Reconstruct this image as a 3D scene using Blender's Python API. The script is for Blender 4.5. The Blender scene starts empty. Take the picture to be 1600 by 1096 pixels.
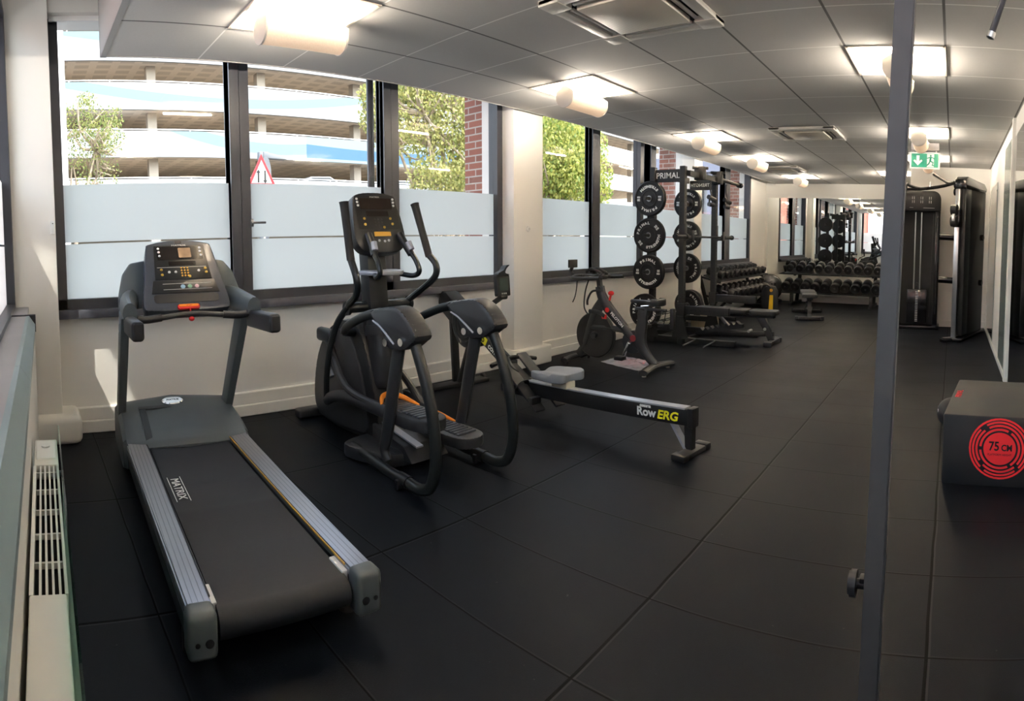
import bpy, bmesh, math, random
from mathutils import Vector, Matrix, Euler
random.seed(7)
C = bpy.context.collection
SCN = bpy.context.scene
PI = math.pi

# ---------------------------------------------------------------- camera (stitched wide view: cylindrical projection)
F, CX, CY, CAMH = 920.243, 986.936, 422.775, 1.3534
RW = ((0.854675, -0.035716, -0.517933), (0.519081, 0.041110, 0.853736), (0.009199, 0.998516, -0.053675))
cd = bpy.data.cameras.new('camera')
cam = bpy.data.objects.new('camera', cd)
C.objects.link(cam)
cam.matrix_world = Matrix(((RW[0][0], RW[0][1], -RW[0][2], 0), (RW[1][0], RW[1][1], -RW[1][2], 0),
                           (RW[2][0], RW[2][1], -RW[2][2], CAMH), (0, 0, 0, 1)))
SCN.render.engine = 'CYCLES'
cd.type = 'PANO'
cd.panorama_type = 'CENTRAL_CYLINDRICAL'
cd.central_cylindrical_range_u_min = (0 - CX) / F
cd.central_cylindrical_range_u_max = (1600 - CX) / F
cd.central_cylindrical_range_v_min = (CY - 1096) / F
cd.central_cylindrical_range_v_max = CY / F
cd.central_cylindrical_radius = 1.0
cd.clip_start = 0.02
cd.clip_end = 500
SCN.camera = cam

# ---------------------------------------------------------------- sky, sun, exposure
SCN.view_settings.view_transform = 'Standard'
SCN.view_settings.look = 'None'
SCN.view_settings.gamma = 1.0
SCN.view_settings.use_curve_mapping = False
SCN.view_settings.exposure = 2.2
SCN.cycles.max_bounces = 14
SCN.cycles.diffuse_bounces = 6
SCN.cycles.transparent_max_bounces = 24
SCN.cycles.use_denoising = True
SCN.cycles.sample_clamp_indirect = 6.0
w = bpy.data.worlds.new('world'); SCN.world = w; w.use_nodes = True
wn = w.node_tree
bg = wn.nodes['Background']
sky = wn.nodes.new('ShaderNodeTexSky')
sky.sky_type = 'NISHITA'; sky.sun_disc = False
sky.sun_elevation = math.radians(46); sky.sun_rotation = math.radians(60)
sky.air_density = 1.0; sky.dust_density = 2.0; sky.ozone_density = 1.0
hs = wn.nodes.new('ShaderNodeHueSaturation'); hs.inputs['Saturation'].default_value = 0.5
wn.links.new(sky.outputs[0], hs.inputs['Color']); wn.links.new(hs.outputs[0], bg.inputs[0])
bg.inputs[1].default_value = 0.30
sd = bpy.data.lights.new('sun', 'SUN'); sd.energy = 0.52; sd.angle = math.radians(0.6); sd.color = (1.0, 0.95, 0.87)
sun = bpy.data.objects.new('sun', sd); C.objects.link(sun)
sun.rotation_euler = Vector((-0.72, -0.36, -0.62)).to_track_quat('-Z', 'Y').to_euler()
sun.location = (20, 10, 30)
# added spot lamp imitating reflected sunlight: draws a narrow streak beside the corner pillar
gd = bpy.data.lights.new('sun_streak_spot', 'SPOT'); gd.energy = 900; gd.spot_size = math.radians(2.6); gd.spot_blend = 0.5; gd.shadow_soft_size = 0.02; gd.color = (1.0, 0.93, 0.82)
glint = bpy.data.objects.new('sun_streak_spot', gd); C.objects.link(glint)
glint.location = (-2.25, -2.2, 6.4)
glint.rotation_euler = (Vector((-4.26, 0.52, 0.40)) - Vector(glint.location)).to_track_quat('-Z', 'Y').to_euler()

# ---------------------------------------------------------------- materials
MATS = {}
def nodes_of(name):
    m = bpy.data.materials.new(name); m.use_nodes = True
    nt = m.node_tree
    return m, nt, nt.nodes['Principled BSDF']
def mat(name, col, rough=0.5, metal=0.0, noise=0.0, nscale=8.0, bump=0.0, bscale=200.0, spec=0.32, emit=None, estr=0.0, coat=0.0, stretch=None):
    m, nt, b = nodes_of(name)
    b.inputs['Base Color'].default_value = (*col, 1)
    b.inputs['Roughness'].default_value = rough
    b.inputs['Metallic'].default_value = metal
    b.inputs['Specular IOR Level'].default_value = spec
    b.inputs['Coat Weight'].default_value = coat
    if emit:
        b.inputs['Emission Color'].default_value = (*emit, 1); b.inputs['Emission Strength'].default_value = estr
    tc = nt.nodes.new('ShaderNodeTexCoord')
    vec = tc.outputs['Object']
    if stretch:
        mp = nt.nodes.new('ShaderNodeMapping'); mp.inputs['Scale'].default_value = stretch
        nt.links.new(vec, mp.inputs['Vector']); vec = mp.outputs[0]
    if noise > 0:
        n = nt.nodes.new('ShaderNodeTexNoise'); n.inputs['Scale'].default_value = nscale; n.inputs['Detail'].default_value = 5
        nt.links.new(vec, n.inputs['Vector'])
        r = nt.nodes.new('ShaderNodeMapRange'); r.inputs['From Min'].default_value = 0.3; r.inputs['From Max'].default_value = 0.7
        r.inputs['To Min'].default_value = 1 - noise; r.inputs['To Max'].default_value = 1 + noise
        nt.links.new(n.outputs['Fac'], r.inputs['Value'])
        mx = nt.nodes.new('ShaderNodeVectorMath'); mx.operation = 'SCALE'; mx.inputs[0].default_value = col
        nt.links.new(r.outputs[0], mx.inputs['Scale'])
        nt.links.new(mx.outputs[0], b.inputs['Base Color'])
    if bump > 0:
        n2 = nt.nodes.new('ShaderNodeTexNoise'); n2.inputs['Scale'].default_value = bscale; n2.inputs['Detail'].default_value = 3
        nt.links.new(vec, n2.inputs['Vector'])
        bp = nt.nodes.new('ShaderNodeBump'); bp.inputs['Strength'].default_value = bump; bp.inputs['Distance'].default_value = 0.002
        nt.links.new(n2.outputs['Fac'], bp.inputs['Height']); nt.links.new(bp.outputs[0], b.inputs['Normal'])
    MATS[name] = m
    return m
def mth(nt, op, a, b=None, c=None):
    n = nt.nodes.new('ShaderNodeMath'); n.operation = op
    for i, v in enumerate((a, b, c)):
        if v is None: continue
        if isinstance(v, (int, float)): n.inputs[i].default_value = v
        else: nt.links.new(v, n.inputs[i])
    return n.outputs[0]
def line_mask(nt, coord, off, step, width):
    """1 on a line of that width at off + k*step"""
    v = mth(nt, 'SUBTRACT', coord, off)
    v = mth(nt, 'DIVIDE', v, step)
    v = mth(nt, 'ADD', v, 0.5)
    v = mth(nt, 'FRACT', mth(nt, 'ADD', v, 100.0))
    v = mth(nt, 'ABSOLUTE', mth(nt, 'SUBTRACT', v, 0.5))
    return mth(nt, 'LESS_THAN', v, 0.5 * width / step)
def mixcol(nt, fac, a, b):
    n = nt.nodes.new('ShaderNodeMix'); n.data_type = 'RGBA'
    nt.links.new(fac, n.inputs[0])
    for k, v in ((6, a), (7, b)):
        if isinstance(v, tuple): n.inputs[k].default_value = (*v, 1)
        else: nt.links.new(v, n.inputs[k])
    return n.outputs[2]

# ---------------------------------------------------------------- mesh builder
class MB:
    def __init__(s): s.bm = bmesh.new()
    def add(s, vs, fs, M=None):
        v = [s.bm.verts.new(M @ Vector(p) if M else Vector(p)) for p in vs]
        for f in fs:
            try: s.bm.faces.new([v[i] for i in f])
            except ValueError: pass
        return s
    def box(s, a, b, M=None):
        (x0, y0, z0), (x1, y1, z1) = a, b
        if x0 > x1: x0, x1 = x1, x0
        if y0 > y1: y0, y1 = y1, y0
        if z0 > z1: z0, z1 = z1, z0
        vs = [(x0, y0, z0), (x1, y0, z0), (x1, y1, z0), (x0, y1, z0), (x0, y0, z1), (x1, y0, z1), (x1, y1, z1), (x0, y1, z1)]
        return s.add(vs, [(3, 2, 1, 0), (4, 5, 6, 7), (0, 1, 5, 4), (1, 2, 6, 5), (2, 3, 7, 6), (3, 0, 4, 7)], M)
    def rbox(s, a, b, r=0.01, n=2, M=None):
        t = MB().box(a, b)
        r = min(r, 0.49 * min(abs(b[i] - a[i]) for i in range(3)))
        bmesh.ops.bevel(t.bm, geom=t.bm.edges[:], offset=r, segments=n, affect='EDGES', profile=0.5)
        return s.merge(t, M)
    def merge(s, t, M=None):
        me = bpy.data.meshes.new('tmp'); t.bm.to_mesh(me); t.bm.free()
        if M: me.transform(M)
        s.bm.from_mesh(me); bpy.data.meshes.remove(me)
        return s
    def beam(s, p, q, wd, ht, r=0.0, up=(0, 0, 1)):
        """bar from p to q with a rectangular section wd (sideways) x ht (up)"""
        p, q = Vector(p), Vector(q); d = q - p; L = d.length; z = d.normalized()
        u = Vector(up)
        if abs(u.dot(z)) > 0.99: u = Vector((1, 0, 0))
        x = u.cross(z).normalized(); y = z.cross(x)
        M = Matrix(((x.x, y.x, z.x, p.x), (x.y, y.y, z.y, p.y), (x.z, y.z, z.z, p.z), (0, 0, 0, 1)))
        if r: return s.rbox((-wd / 2, -ht / 2, 0), (wd / 2, ht / 2, L), r, 2, M)
        return s.box((-wd / 2, -ht / 2, 0), (wd / 2, ht / 2, L), M)
    def cyl(s, p, q, r, r2=None, n=16, cap=True):
        return s.tube([p, q], [r, r if r2 is None else r2], n, cap, smooth=False)
    def tube(s, pts, r, n=10, cap=True, smooth=True, sub=6, flat=None):
        pts = [Vector(p) for p in pts]
        rs = list(r) if isinstance(r, (list, tuple)) else [r] * len(pts)
        if smooth and len(pts) > 2:
            P, Rr = [], []
            for i in range(len(pts) - 1):
                p0 = pts[max(i - 1, 0)]; p1 = pts[i]; p2 = pts[i + 1]; p3 = pts[min(i + 2, len(pts) - 1)]
                for k in range(sub):
                    t = k / sub
                    P.append(0.5 * ((2 * p1) + (p2 - p0) * t + (2 * p0 - 5 * p1 + 4 * p2 - p3) * t * t + (3 * p1 - p0 - 3 * p2 + p3) * t ** 3))
                    Rr.append(rs[i] * (1 - t) + rs[i + 1] * t)
            P.append(pts[-1]); Rr.append(rs[-1])
            pts, rs = P, Rr
        rings = []; prev = None
        for i, p in enumerate(pts):
            if i == 0: d = pts[1] - p
            elif i == len(pts) - 1: d = p - pts[i - 1]
            else: d = (pts[i + 1] - p).normalized() + (p - pts[i - 1]).normalized()
            d = d.normalized() if d.length > 1e-9 else Vector((0, 0, 1))
            if prev is None:
                a = Vector((0, 0, 1)) if abs(d.z) < 0.9 else Vector((1, 0, 0))
                x = a.cross(d).normalized()
            else:
                x = (prev - d * prev.dot(d))
                x = x.normalized() if x.length > 1e-6 else d.orthogonal().normalized()
            prev = x; y = d.cross(x)
            fx, fy = flat if flat else (1, 1)
            rings.append([s.bm.verts.new(p + (x * math.cos(2 * PI * k / n) * fx + y * math.sin(2 * PI * k / n) * fy) * rs[i]) for k in range(n)])
        for a, b in zip(rings, rings[1:]):
            for k in range(n):
                s.bm.faces.new((a[k], a[(k + 1) % n], b[(k + 1) % n], b[k]))
        if cap:
            s.bm.faces.new(rings[0][::-1]); s.bm.faces.new(rings[-1])
        return s
    def lathe(s, prof, M=None, n=32):
        """prof: (r, z) pairs around local z"""
        vs, fs = [], []
        for r, z in prof:
            for k in range(n): vs.append((r * math.cos(2 * PI * k / n), r * math.sin(2 * PI * k / n), z))
        for i in range(len(prof) - 1):
            for k in range(n): fs.append((i * n + k, i * n + (k + 1) % n, (i + 1) * n + (k + 1) % n, (i + 1) * n + k))
        t = MB().add(vs, fs)
        bmesh.ops.remove_doubles(t.bm, verts=t.bm.verts[:], dist=1e-6)
        return s.merge(t, M)
    def prism(s, out, h0, h1, axis='y', M=None, bev=0.0):
        """outline in the plane across the axis, extruded from h0 to h1. axis y: (x,z); x: (y,z); z: (x,y)"""
        def P(a, b, h): return {'y': (a, h, b), 'x': (h, a, b), 'z': (a, b, h)}[axis]
        n = len(out)
        vs = [P(a, b, h0) for a, b in out] + [P(a, b, h1) for a, b in out]
        fs = [tuple(range(n)), tuple(range(2 * n - 1, n - 1, -1))] + [(i, i + n, (i + 1) % n + n, (i + 1) % n) for i in range(n)]
        t = MB().add(vs, fs)
        bmesh.ops.recalc_face_normals(t.bm, faces=t.bm.faces[:])
        if bev: bmesh.ops.bevel(t.bm, geom=t.bm.edges[:], offset=bev, segments=2, affect='EDGES', profile=0.5)
        return s.merge(t, M)
    def sphere(s, c, r, n=16, sc=(1, 1, 1)):
        t = MB(); bmesh.ops.create_uvsphere(t.bm, u_segments=n, v_segments=max(8, n // 2), radius=r)
        M = Matrix.Translation(Vector(c)) @ Matrix.Diagonal((*sc, 1))
        return s.merge(t, M)
    def quad(s, a, b, c, d): return s.add([a, b, c, d], [(0, 1, 2, 3)])
def spline(pts, sub=6, closed=True):
    P = [Vector((*p, 0)) for p in pts]; n = len(P); out = []
    for i in range(n if closed else n - 1):
        g = (lambda k: P[k % n]) if closed else (lambda k: P[min(max(k, 0), n - 1)])
        p0, p1, p2, p3 = g(i - 1), g(i), g(i + 1), g(i + 2)
        for k in range(sub):
            t = k / sub
            q = 0.5 * ((2 * p1) + (p2 - p0) * t + (2 * p0 - 5 * p1 + 4 * p2 - p3) * t * t + (3 * p1 - p0 - 3 * p2 + p3) * t ** 3)
            out.append((q.x, q.y))
    if not closed: out.append((P[-1].x, P[-1].y))
    return out
def rrect(x0, y0, x1, y1, r, n=5):
    o = []
    for cx, cy, a in ((x1 - r, y0 + r, -PI / 2), (x1 - r, y1 - r, 0), (x0 + r, y1 - r, PI / 2), (x0 + r, y0 + r, PI)):
        for k in range(n + 1): o.append((cx + r * math.cos(a + k * PI / 2 / n), cy + r * math.sin(a + k * PI / 2 / n)))
    return o
SMOOTH = math.radians(32)
def obj(name, mb, material, parent=None, off=None, smooth=True):
    me = bpy.data.meshes.new(name)
    bm = mb.bm if isinstance(mb, MB) else mb
    bmesh.ops.recalc_face_normals(bm, faces=bm.faces[:])
    bm.to_mesh(me); bm.free()
    if off: me.transform(Matrix.Translation(-Vector(off)))
    if smooth:
        me.polygons.foreach_set('use_smooth', [True] * len(me.polygons))
        me.set_sharp_from_angle(angle=SMOOTH)
    o = bpy.data.objects.new(name, me); C.objects.link(o)
    ms = material if isinstance(material, (list, tuple)) else [material]
    for m in ms: me.materials.append(MATS[m] if isinstance(m, str) else m)
    if parent: o.parent = parent
    return o
def tag(o, label, cat, group=None, kind=None):
    o['label'] = label; o['category'] = cat
    if group: o['group'] = group
    if kind: o['kind'] = kind
    return o
# parts whose loose pieces are one surface pattern
WHOLE = {'lettering', 'holes', 'arrow', 'arrows', 'running_man', 'tread_pad', 'roundel', 'pictograms', 'weight_label', 'print', 'grille', 'foliage', 'stem', 'trunk', 'rail',
         'vent_grille', 'pin_holes', 'tray', 'logo_ring', 'surround', 'lower_tray'}
def pieces(mb):
    """the separate pieces of a mesh: loose islands whose boxes touch stay together"""
    bm = mb.bm; bm.verts.ensure_lookup_table(); bm.verts.index_update()
    n = len(bm.verts); own = [-1] * n; isl = []
    for v in bm.verts:
        if own[v.index] >= 0: continue
        k = len(isl); st = [v]; own[v.index] = k; lo = v.co.copy(); hi = v.co.copy()
        while st:
            a = st.pop()
            for i in range(3):
                lo[i] = min(lo[i], a.co[i]); hi[i] = max(hi[i], a.co[i])
            for e in a.link_edges:
                b = e.other_vert(a)
                if own[b.index] < 0: own[b.index] = k; st.append(b)
        isl.append((lo, hi))
    if len(isl) < 2: return [mb]
    up = list(range(len(isl)))
    def root(a):
        while up[a] != a: a = up[a]
        return a
    for i in range(len(isl)):
        for j in range(i):
            if all(isl[i][0][q] - .004 <= isl[j][1][q] and isl[j][0][q] - .004 <= isl[i][1][q] for q in range(3)): up[root(i)] = root(j)
    groups = {}
    for v in bm.verts: groups.setdefault(root(own[v.index]), []).append(v.index)
    if len(groups) < 2: return [mb]
    out = []
    for g in groups:
        t = MB(); t.bm = bm.copy(); t.bm.verts.ensure_lookup_table()
        keep = set(groups[g])
        bmesh.ops.delete(t.bm, geom=[v for v in t.bm.verts if v.index not in keep], context='VERTS')
        out.append(t)
    bm.free()
    return out
class Thing:
    """an Empty at the thing's base; parts are given in world coordinates (world=True) or in the thing's own"""
    def __init__(s, name, label, cat, loc=(0, 0, 0), rot=0.0, group=None, world=True):
        s.o = bpy.data.objects.new(name, None); C.objects.link(s.o)
        s.o.empty_display_size = 0.1
        s.loc = Vector(loc); s.o.location = loc; s.o.rotation_euler = (0, 0, rot)
        s.world = world
        tag(s.o, label, cat, group)
    def part(s, name, mb, m, parent=None, label=None, smooth=True):
        first = None
        for piece in ([mb] if name in WHOLE else pieces(mb)):
            o = obj(name, piece, m, parent or s.o, s.loc if s.world else None, smooth)
            if label: o['label'] = label
            first = first or o
        return first
def struct(name, mb, m, parent=None, smooth=True, label=None, cat=None):
    o = obj(name, mb, m, parent, None, smooth)
    if parent is None:
        o['kind'] = 'structure'
        if label: o['label'] = label; o['category'] = cat or 'structure'
    return o
def dup(root, loc, rot, label, group=None):
    r = root.copy(); C.objects.link(r); r.location = loc
    r.rotation_euler = rot if not isinstance(rot, (int, float)) else (0, 0, rot)
    r['label'] = label
    if group: r['group'] = group
    for ch in list(root.children):
        c = ch.copy(); C.objects.link(c); c.parent = r
        for g in list(ch.children):
            d = g.copy(); C.objects.link(d); d.parent = c
    return r
# lettering: text turned into a flat mesh with a little thickness
def text_mesh(txt, size, M, mb, depth=0.0008, align='CENTER', shear=0.0, bold=0.0, sx=1.0):
    cu = bpy.data.curves.new('t', 'FONT'); cu.body = txt; cu.size = size; cu.align_x = align; cu.align_y = 'CENTER'
    cu.extrude = depth; cu.resolution_u = 3; cu.shear = shear; cu.offset = bold
    o = bpy.data.objects.new('t', cu); C.objects.link(o)
    dg = bpy.context.evaluated_depsgraph_get(); dg.update()
    me = bpy.data.meshes.new_from_object(o.evaluated_get(dg))
    bpy.data.objects.remove(o); bpy.data.curves.remove(cu)
    me.transform(M @ Matrix.Diagonal((sx, 1, 1, 1)))
    mb.bm.from_mesh(me); bpy.data.meshes.remove(me)
    return mb
def frame(o, x, y):
    """matrix with origin o, local x along x, local y along y"""
    x = Vector(x).normalized(); y = Vector(y); y = (y - x * y.dot(x)).normalized(); z = x.cross(y)
    return Matrix(((x.x, y.x, z.x, o[0]), (x.y, y.y, z.y, o[1]), (x.z, y.z, z.z, o[2]), (0, 0, 0, 1)))
ORD = ['first', 'second', 'third', 'fourth', 'fifth', 'sixth', 'seventh', 'eighth', 'ninth', 'tenth', 'eleventh', 'twelfth']

# ---------------------------------------------------------------- setting: room shell
ZC, GX, GY, G = 2.65, -4.0585, 1.24, 0.66
XW, YL, YF, YR, XR, XS = -4.26, -0.20, 12.86, 9.82, 0.58, -0.75
mat('wall_paint', (0.82, 0.80, 0.755), 0.75, noise=0.02, nscale=1.2, bump=0.04, bscale=220)
mat('white_paint', (0.82, 0.80, 0.75), 0.5, noise=0.03, nscale=2)
mat('frame_metal', (0.035, 0.036, 0.044), 0.38, noise=0.1, nscale=3)
mat('sill_metal', (0.062, 0.063, 0.078), 0.42, noise=0.12, nscale=3)
mat('grey_sill', (0.30, 0.29, 0.30), 0.4, noise=0.06, nscale=4)
mat('lip_metal', (0.20, 0.27, 0.29), 0.35, noise=0.06, nscale=4)
mat('ceiling_trim', (0.36, 0.355, 0.34), 0.7)
mat('white_plastic', (0.80, 0.80, 0.76), 0.4)
mat('tile_trim', (0.70, 0.70, 0.68), 0.5)
mat('dark_slot', (0.015, 0.015, 0.017), 0.7)
mat('mirror', (0.86, 0.88, 0.87), 0.0, 1.0)
mat('mirror_edge', (0.75, 0.82, 0.80), 0.1)

m, nt, b = nodes_of('rubber_floor'); MATS['rubber_floor'] = m
tc = nt.nodes.new('ShaderNodeTexCoord'); sp = nt.nodes.new('ShaderNodeSeparateXYZ'); nt.links.new(tc.outputs['Object'], sp.inputs[0])
wob = nt.nodes.new('ShaderNodeTexNoise'); wob.inputs['Scale'].default_value = 3.0; nt.links.new(tc.outputs['Object'], wob.inputs['Vector'])
wv = mth(nt, 'MULTIPLY', mth(nt, 'SUBTRACT', wob.outputs['Fac'], 0.5), 0.012)
lx = line_mask(nt, mth(nt, 'ADD', sp.outputs[0], wv), -2.0586, 1.00791, 0.011)
ly = line_mask(nt, mth(nt, 'ADD', sp.outputs[1], wv), 1.3901, 0.4851, 0.006)
seam = mth(nt, 'MAXIMUM', lx, ly)
n1 = nt.nodes.new('ShaderNodeTexNoise'); n1.inputs['Scale'].default_value = 1.6; n1.inputs['Detail'].default_value = 6; nt.links.new(tc.outputs['Object'], n1.inputs['Vector'])
n2 = nt.nodes.new('ShaderNodeTexNoise'); n2.inputs['Scale'].default_value = 260; n2.inputs['Detail'].default_value = 2; nt.links.new(tc.outputs['Object'], n2.inputs['Vector'])
c1 = mixcol(nt, n1.outputs['Fac'], (0.0028, 0.0038, 0.0060), (0.0062, 0.0078, 0.0112))  # blue tint in the rubber colour stands in for sky reflection
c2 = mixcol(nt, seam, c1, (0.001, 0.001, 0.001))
sp1 = nt.nodes.new('ShaderNodeTexNoise'); sp1.inputs['Scale'].default_value = 34; nt.links.new(tc.outputs['Object'], sp1.inputs['Vector'])
hx = line_mask(nt, mth(nt, 'ADD', sp.outputs[0], wv), -2.0586 + 0.010, 1.00791, 0.007)  # paler line beside each seam: edge highlight painted into the colour
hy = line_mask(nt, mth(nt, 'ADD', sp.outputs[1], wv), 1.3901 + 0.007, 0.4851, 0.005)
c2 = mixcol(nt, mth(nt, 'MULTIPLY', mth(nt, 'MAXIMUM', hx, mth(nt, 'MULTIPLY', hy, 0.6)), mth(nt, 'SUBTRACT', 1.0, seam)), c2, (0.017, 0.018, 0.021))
speck = mth(nt, 'GREATER_THAN', sp1.outputs['Fac'], 0.775)
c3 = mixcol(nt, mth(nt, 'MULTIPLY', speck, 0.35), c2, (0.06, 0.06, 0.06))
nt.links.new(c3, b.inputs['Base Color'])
rr = mth(nt, 'ADD', mth(nt, 'MULTIPLY', n1.outputs['Fac'], 0.14), 0.38)
nt.links.new(rr, b.inputs['Roughness'])
nt.links.new(mth(nt, 'MULTIPLY', mth(nt, 'SUBTRACT', 1.0, mth(nt, 'MULTIPLY', seam, 0.6)), 0.06), b.inputs['Specular IOR Level'])
bp = nt.nodes.new('ShaderNodeBump'); bp.inputs['Strength'].default_value = 0.22; bp.inputs['Distance'].default_value = 0.003
hh = mth(nt, 'SUBTRACT', mth(nt, 'MULTIPLY', n2.outputs['Fac'], 0.5), seam)
nt.links.new(hh, bp.inputs['Height']); nt.links.new(bp.outputs[0], b.inputs['Normal'])

m, nt, b = nodes_of('ceiling_tile'); MATS['ceiling_tile'] = m
tc = nt.nodes.new('ShaderNodeTexCoord'); sp = nt.nodes.new('ShaderNodeSeparateXYZ'); nt.links.new(tc.outputs['Object'], sp.inputs[0])
lx = line_mask(nt, sp.outputs[0], GX, G, 0.016)
ly = line_mask(nt, sp.outputs[1], GY, G, 0.011)
n1 = nt.nodes.new('ShaderNodeTexNoise'); n1.inputs['Scale'].default_value = 90; nt.links.new(tc.outputs['Object'], n1.inputs['Vector'])
c1 = mixcol(nt, n1.outputs['Fac'], (0.50, 0.49, 0.47), (0.55, 0.54, 0.52))
c2 = mixcol(nt, ly, c1, (0.88, 0.87, 0.84))
c3 = mixcol(nt, lx, c2, (0.13, 0.125, 0.12))
nt.links.new(c3, b.inputs['Base Color']); b.inputs['Roughness'].default_value = 0.85
bp = nt.nodes.new('ShaderNodeBump'); bp.inputs['Strength'].default_value = 0.5; bp.inputs['Distance'].default_value = 0.006
nt.links.new(mth(nt, 'SUBTRACT', mth(nt, 'MULTIPLY', ly, 0.6), lx), bp.inputs['Height']); nt.links.new(bp.outputs[0], b.inputs['Normal'])

def glass_mat(name, tint, refl):
    m = bpy.data.materials.new(name); m.use_nodes = True; nt = m.node_tree; nt.nodes.clear()
    out = nt.nodes.new('ShaderNodeOutputMaterial'); mix = nt.nodes.new('ShaderNodeMixShader')
    tr = nt.nodes.new('ShaderNodeBsdfTransparent'); tr.inputs[0].default_value = (*tint, 1)
    gl = nt.nodes.new('ShaderNodeBsdfGlossy'); gl.inputs['Roughness'].default_value = 0.01
    lw = nt.nodes.new('ShaderNodeLayerWeight'); lw.inputs[0].default_value = 0.5
    fac = mth(nt, 'ADD', mth(nt, 'MULTIPLY', mth(nt, 'POWER', lw.outputs['Facing'], 5.0), 0.9), refl)
    nt.links.new(fac, mix.inputs[0]); nt.links.new(tr.outputs[0], mix.inputs[1]); nt.links.new(gl.outputs[0], mix.inputs[2])
    nt.links.new(mix.outputs[0], out.inputs[0]); MATS[name] = m
glass_mat('clear_glass', (0.97, 0.985, 0.98), 0.02)
glass_mat('green_glass', (0.62, 0.82, 0.76), 0.06)
m = bpy.data.materials.new('frosted_film'); m.use_nodes = True; nt = m.node_tree; nt.nodes.clear(); MATS['frosted_film'] = m
out = nt.nodes.new('ShaderNodeOutputMaterial'); mix = nt.nodes.new('ShaderNodeMixShader'); mix2 = nt.nodes.new('ShaderNodeMixShader')
tl = nt.nodes.new('ShaderNodeBsdfTranslucent'); tl.inputs[0].default_value = (0.70, 0.69, 0.655, 1)
df = nt.nodes.new('ShaderNodeBsdfDiffuse'); df.inputs[0].default_value = (0.78, 0.82, 0.82, 1)
gl = nt.nodes.new('ShaderNodeBsdfRefraction'); gl.inputs['Roughness'].default_value = 0.55; gl.inputs['IOR'].default_value = 1.02; gl.inputs[0].default_value = (0.9, 0.94, 0.93, 1)
mix.inputs[0].default_value = 0.06; mix2.inputs[0].default_value = 0.12
nt.links.new(tl.outputs[0], mix.inputs[1]); nt.links.new(df.outputs[0], mix.inputs[2])
nt.links.new(mix.outputs[0], mix2.inputs[1]); nt.links.new(gl.outputs[0], mix2.inputs[2]); nt.links.new(mix2.outputs[0], out.inputs[0])

# floor
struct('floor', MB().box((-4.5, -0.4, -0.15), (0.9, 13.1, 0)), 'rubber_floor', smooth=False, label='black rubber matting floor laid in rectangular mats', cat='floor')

# luminaire and cassette cells
LEFT_L = [(1, 0), (1, 4), (1, 8), (1, 11), (1, 15)]
RIGHT_L = [(5, 4), (5, 8), (5, 11), (4, 14), (5, 0)]
HOLES = set(LEFT_L + RIGHT_L)
XE = -4.03
mb = MB()
xs = [XE] + [GX + G * i for i in range(1, 7)] + [XR]
for j in range(-1, 18):
    y0, y1 = GY + G * j, min(GY + G * (j + 1), YF + 0.05)
    for i in range(7):
        if (i, j) in HOLES: continue
        x0, x1 = xs[i], xs[i + 1]
        if i >= 5 and y0 > YR + 0.1: continue
        mb.quad((x0, y0, ZC), (x0, y1, ZC), (x1, y1, ZC), (x1, y0, ZC))
struct('ceiling', mb, 'ceiling_tile', smooth=False, label='grey white suspended ceiling of square tiles', cat='ceiling')
struct('trim_1', MB().box((XE - 0.012, 0.55, ZC - 0.004), (XE, 12.9, 3.14)), 'ceiling_trim', smooth=False,
       label='pale upstand along the window edge of the suspended ceiling', cat='trim')
struct('trim_2', MB().box((XE - 0.03, 0.55, ZC), (XR, 0.575, 3.14)).box((XE - 0.012, 0.55, ZC - 0.008), (XR, 0.59, ZC + 0.004)), 'ceiling_trim', smooth=False,
       label='pale upstand at the near end of the suspended ceiling', cat='trim')
struct('ceiling_slab', MB().box((-4.9, -0.6, 3.14), (1.2, 13.4, 3.45)), 'white_paint', smooth=False, label='concrete slab above the suspended ceiling', cat='ceiling')

# window wall: piers, the wall below the sills, the wall above the heads
mb = MB()
mb.box((-4.5, -0.4, 0), (XW, 13.1, 0.84))
mb.box((-4.5, -0.4, 3.08), (XW, 13.1, 3.14))
for y0, y1 in ((-0.4, 0.20), (4.38, 5.0), (8.80, 9.2), (11.78, 13.1)): mb.box((-4.5, y0, 0.84), (XW, y1, 3.08))
struct('wall_window', mb, 'wall_paint', smooth=False, label='cream wall under and between the street windows', cat='wall')
def col(name, a, b, label):
    mb = MB().rbox(a, b, 0.008, 2)
    struct(name, mb, 'wall_paint', label=label, cat='pillar')
col('column_side', (-4.4, -0.35, 0), (-4.06, 0.20, 3.14), 'cream corner pillar between the side window and the street window')
col('column_near', (-4.4, 4.42, 0), (-4.08, 4.88, 3.14), 'cream pillar behind the rowing machine')
col('column_far', (-4.4, 8.65, 0), (-4.08, 8.96, 3.14), 'cream pillar behind the squat rack')
# skirtings
def skirt(name, boxes, label):
    mb = MB()
    for a, b in boxes: mb.rbox(a, b, 0.006, 1)
    struct(name, mb, 'white_paint', label=label, cat='skirting')
skirt('baseboard_window', [((-4.27, 0.2, 0), (-4.215, 13, 0.09)), ((-4.27, 0.2, 0.09), (-4.228, 13, 0.185))], 'cream two step skirting trunking along the street window wall')
mb = MB().rbox((-4.3, 4.33, 0), (-4.02, 4.97, 0.20), 0.02, 3).rbox((-4.3, 8.58, 0), (-4.02, 9.02, 0.20), 0.02, 3)
struct('baseboard_pillar', mb, 'white_paint', label='cream boxed skirting wrapped around the pillars', cat='skirting')
struct('baseboard_left', MB().rbox((-4.4, -0.2, 0), (-3.97, 0.33, 0.20), 0.05, 4), 'white_paint', label='cream rounded pipe boxing at the foot of the corner pillar', cat='skirting')
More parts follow.
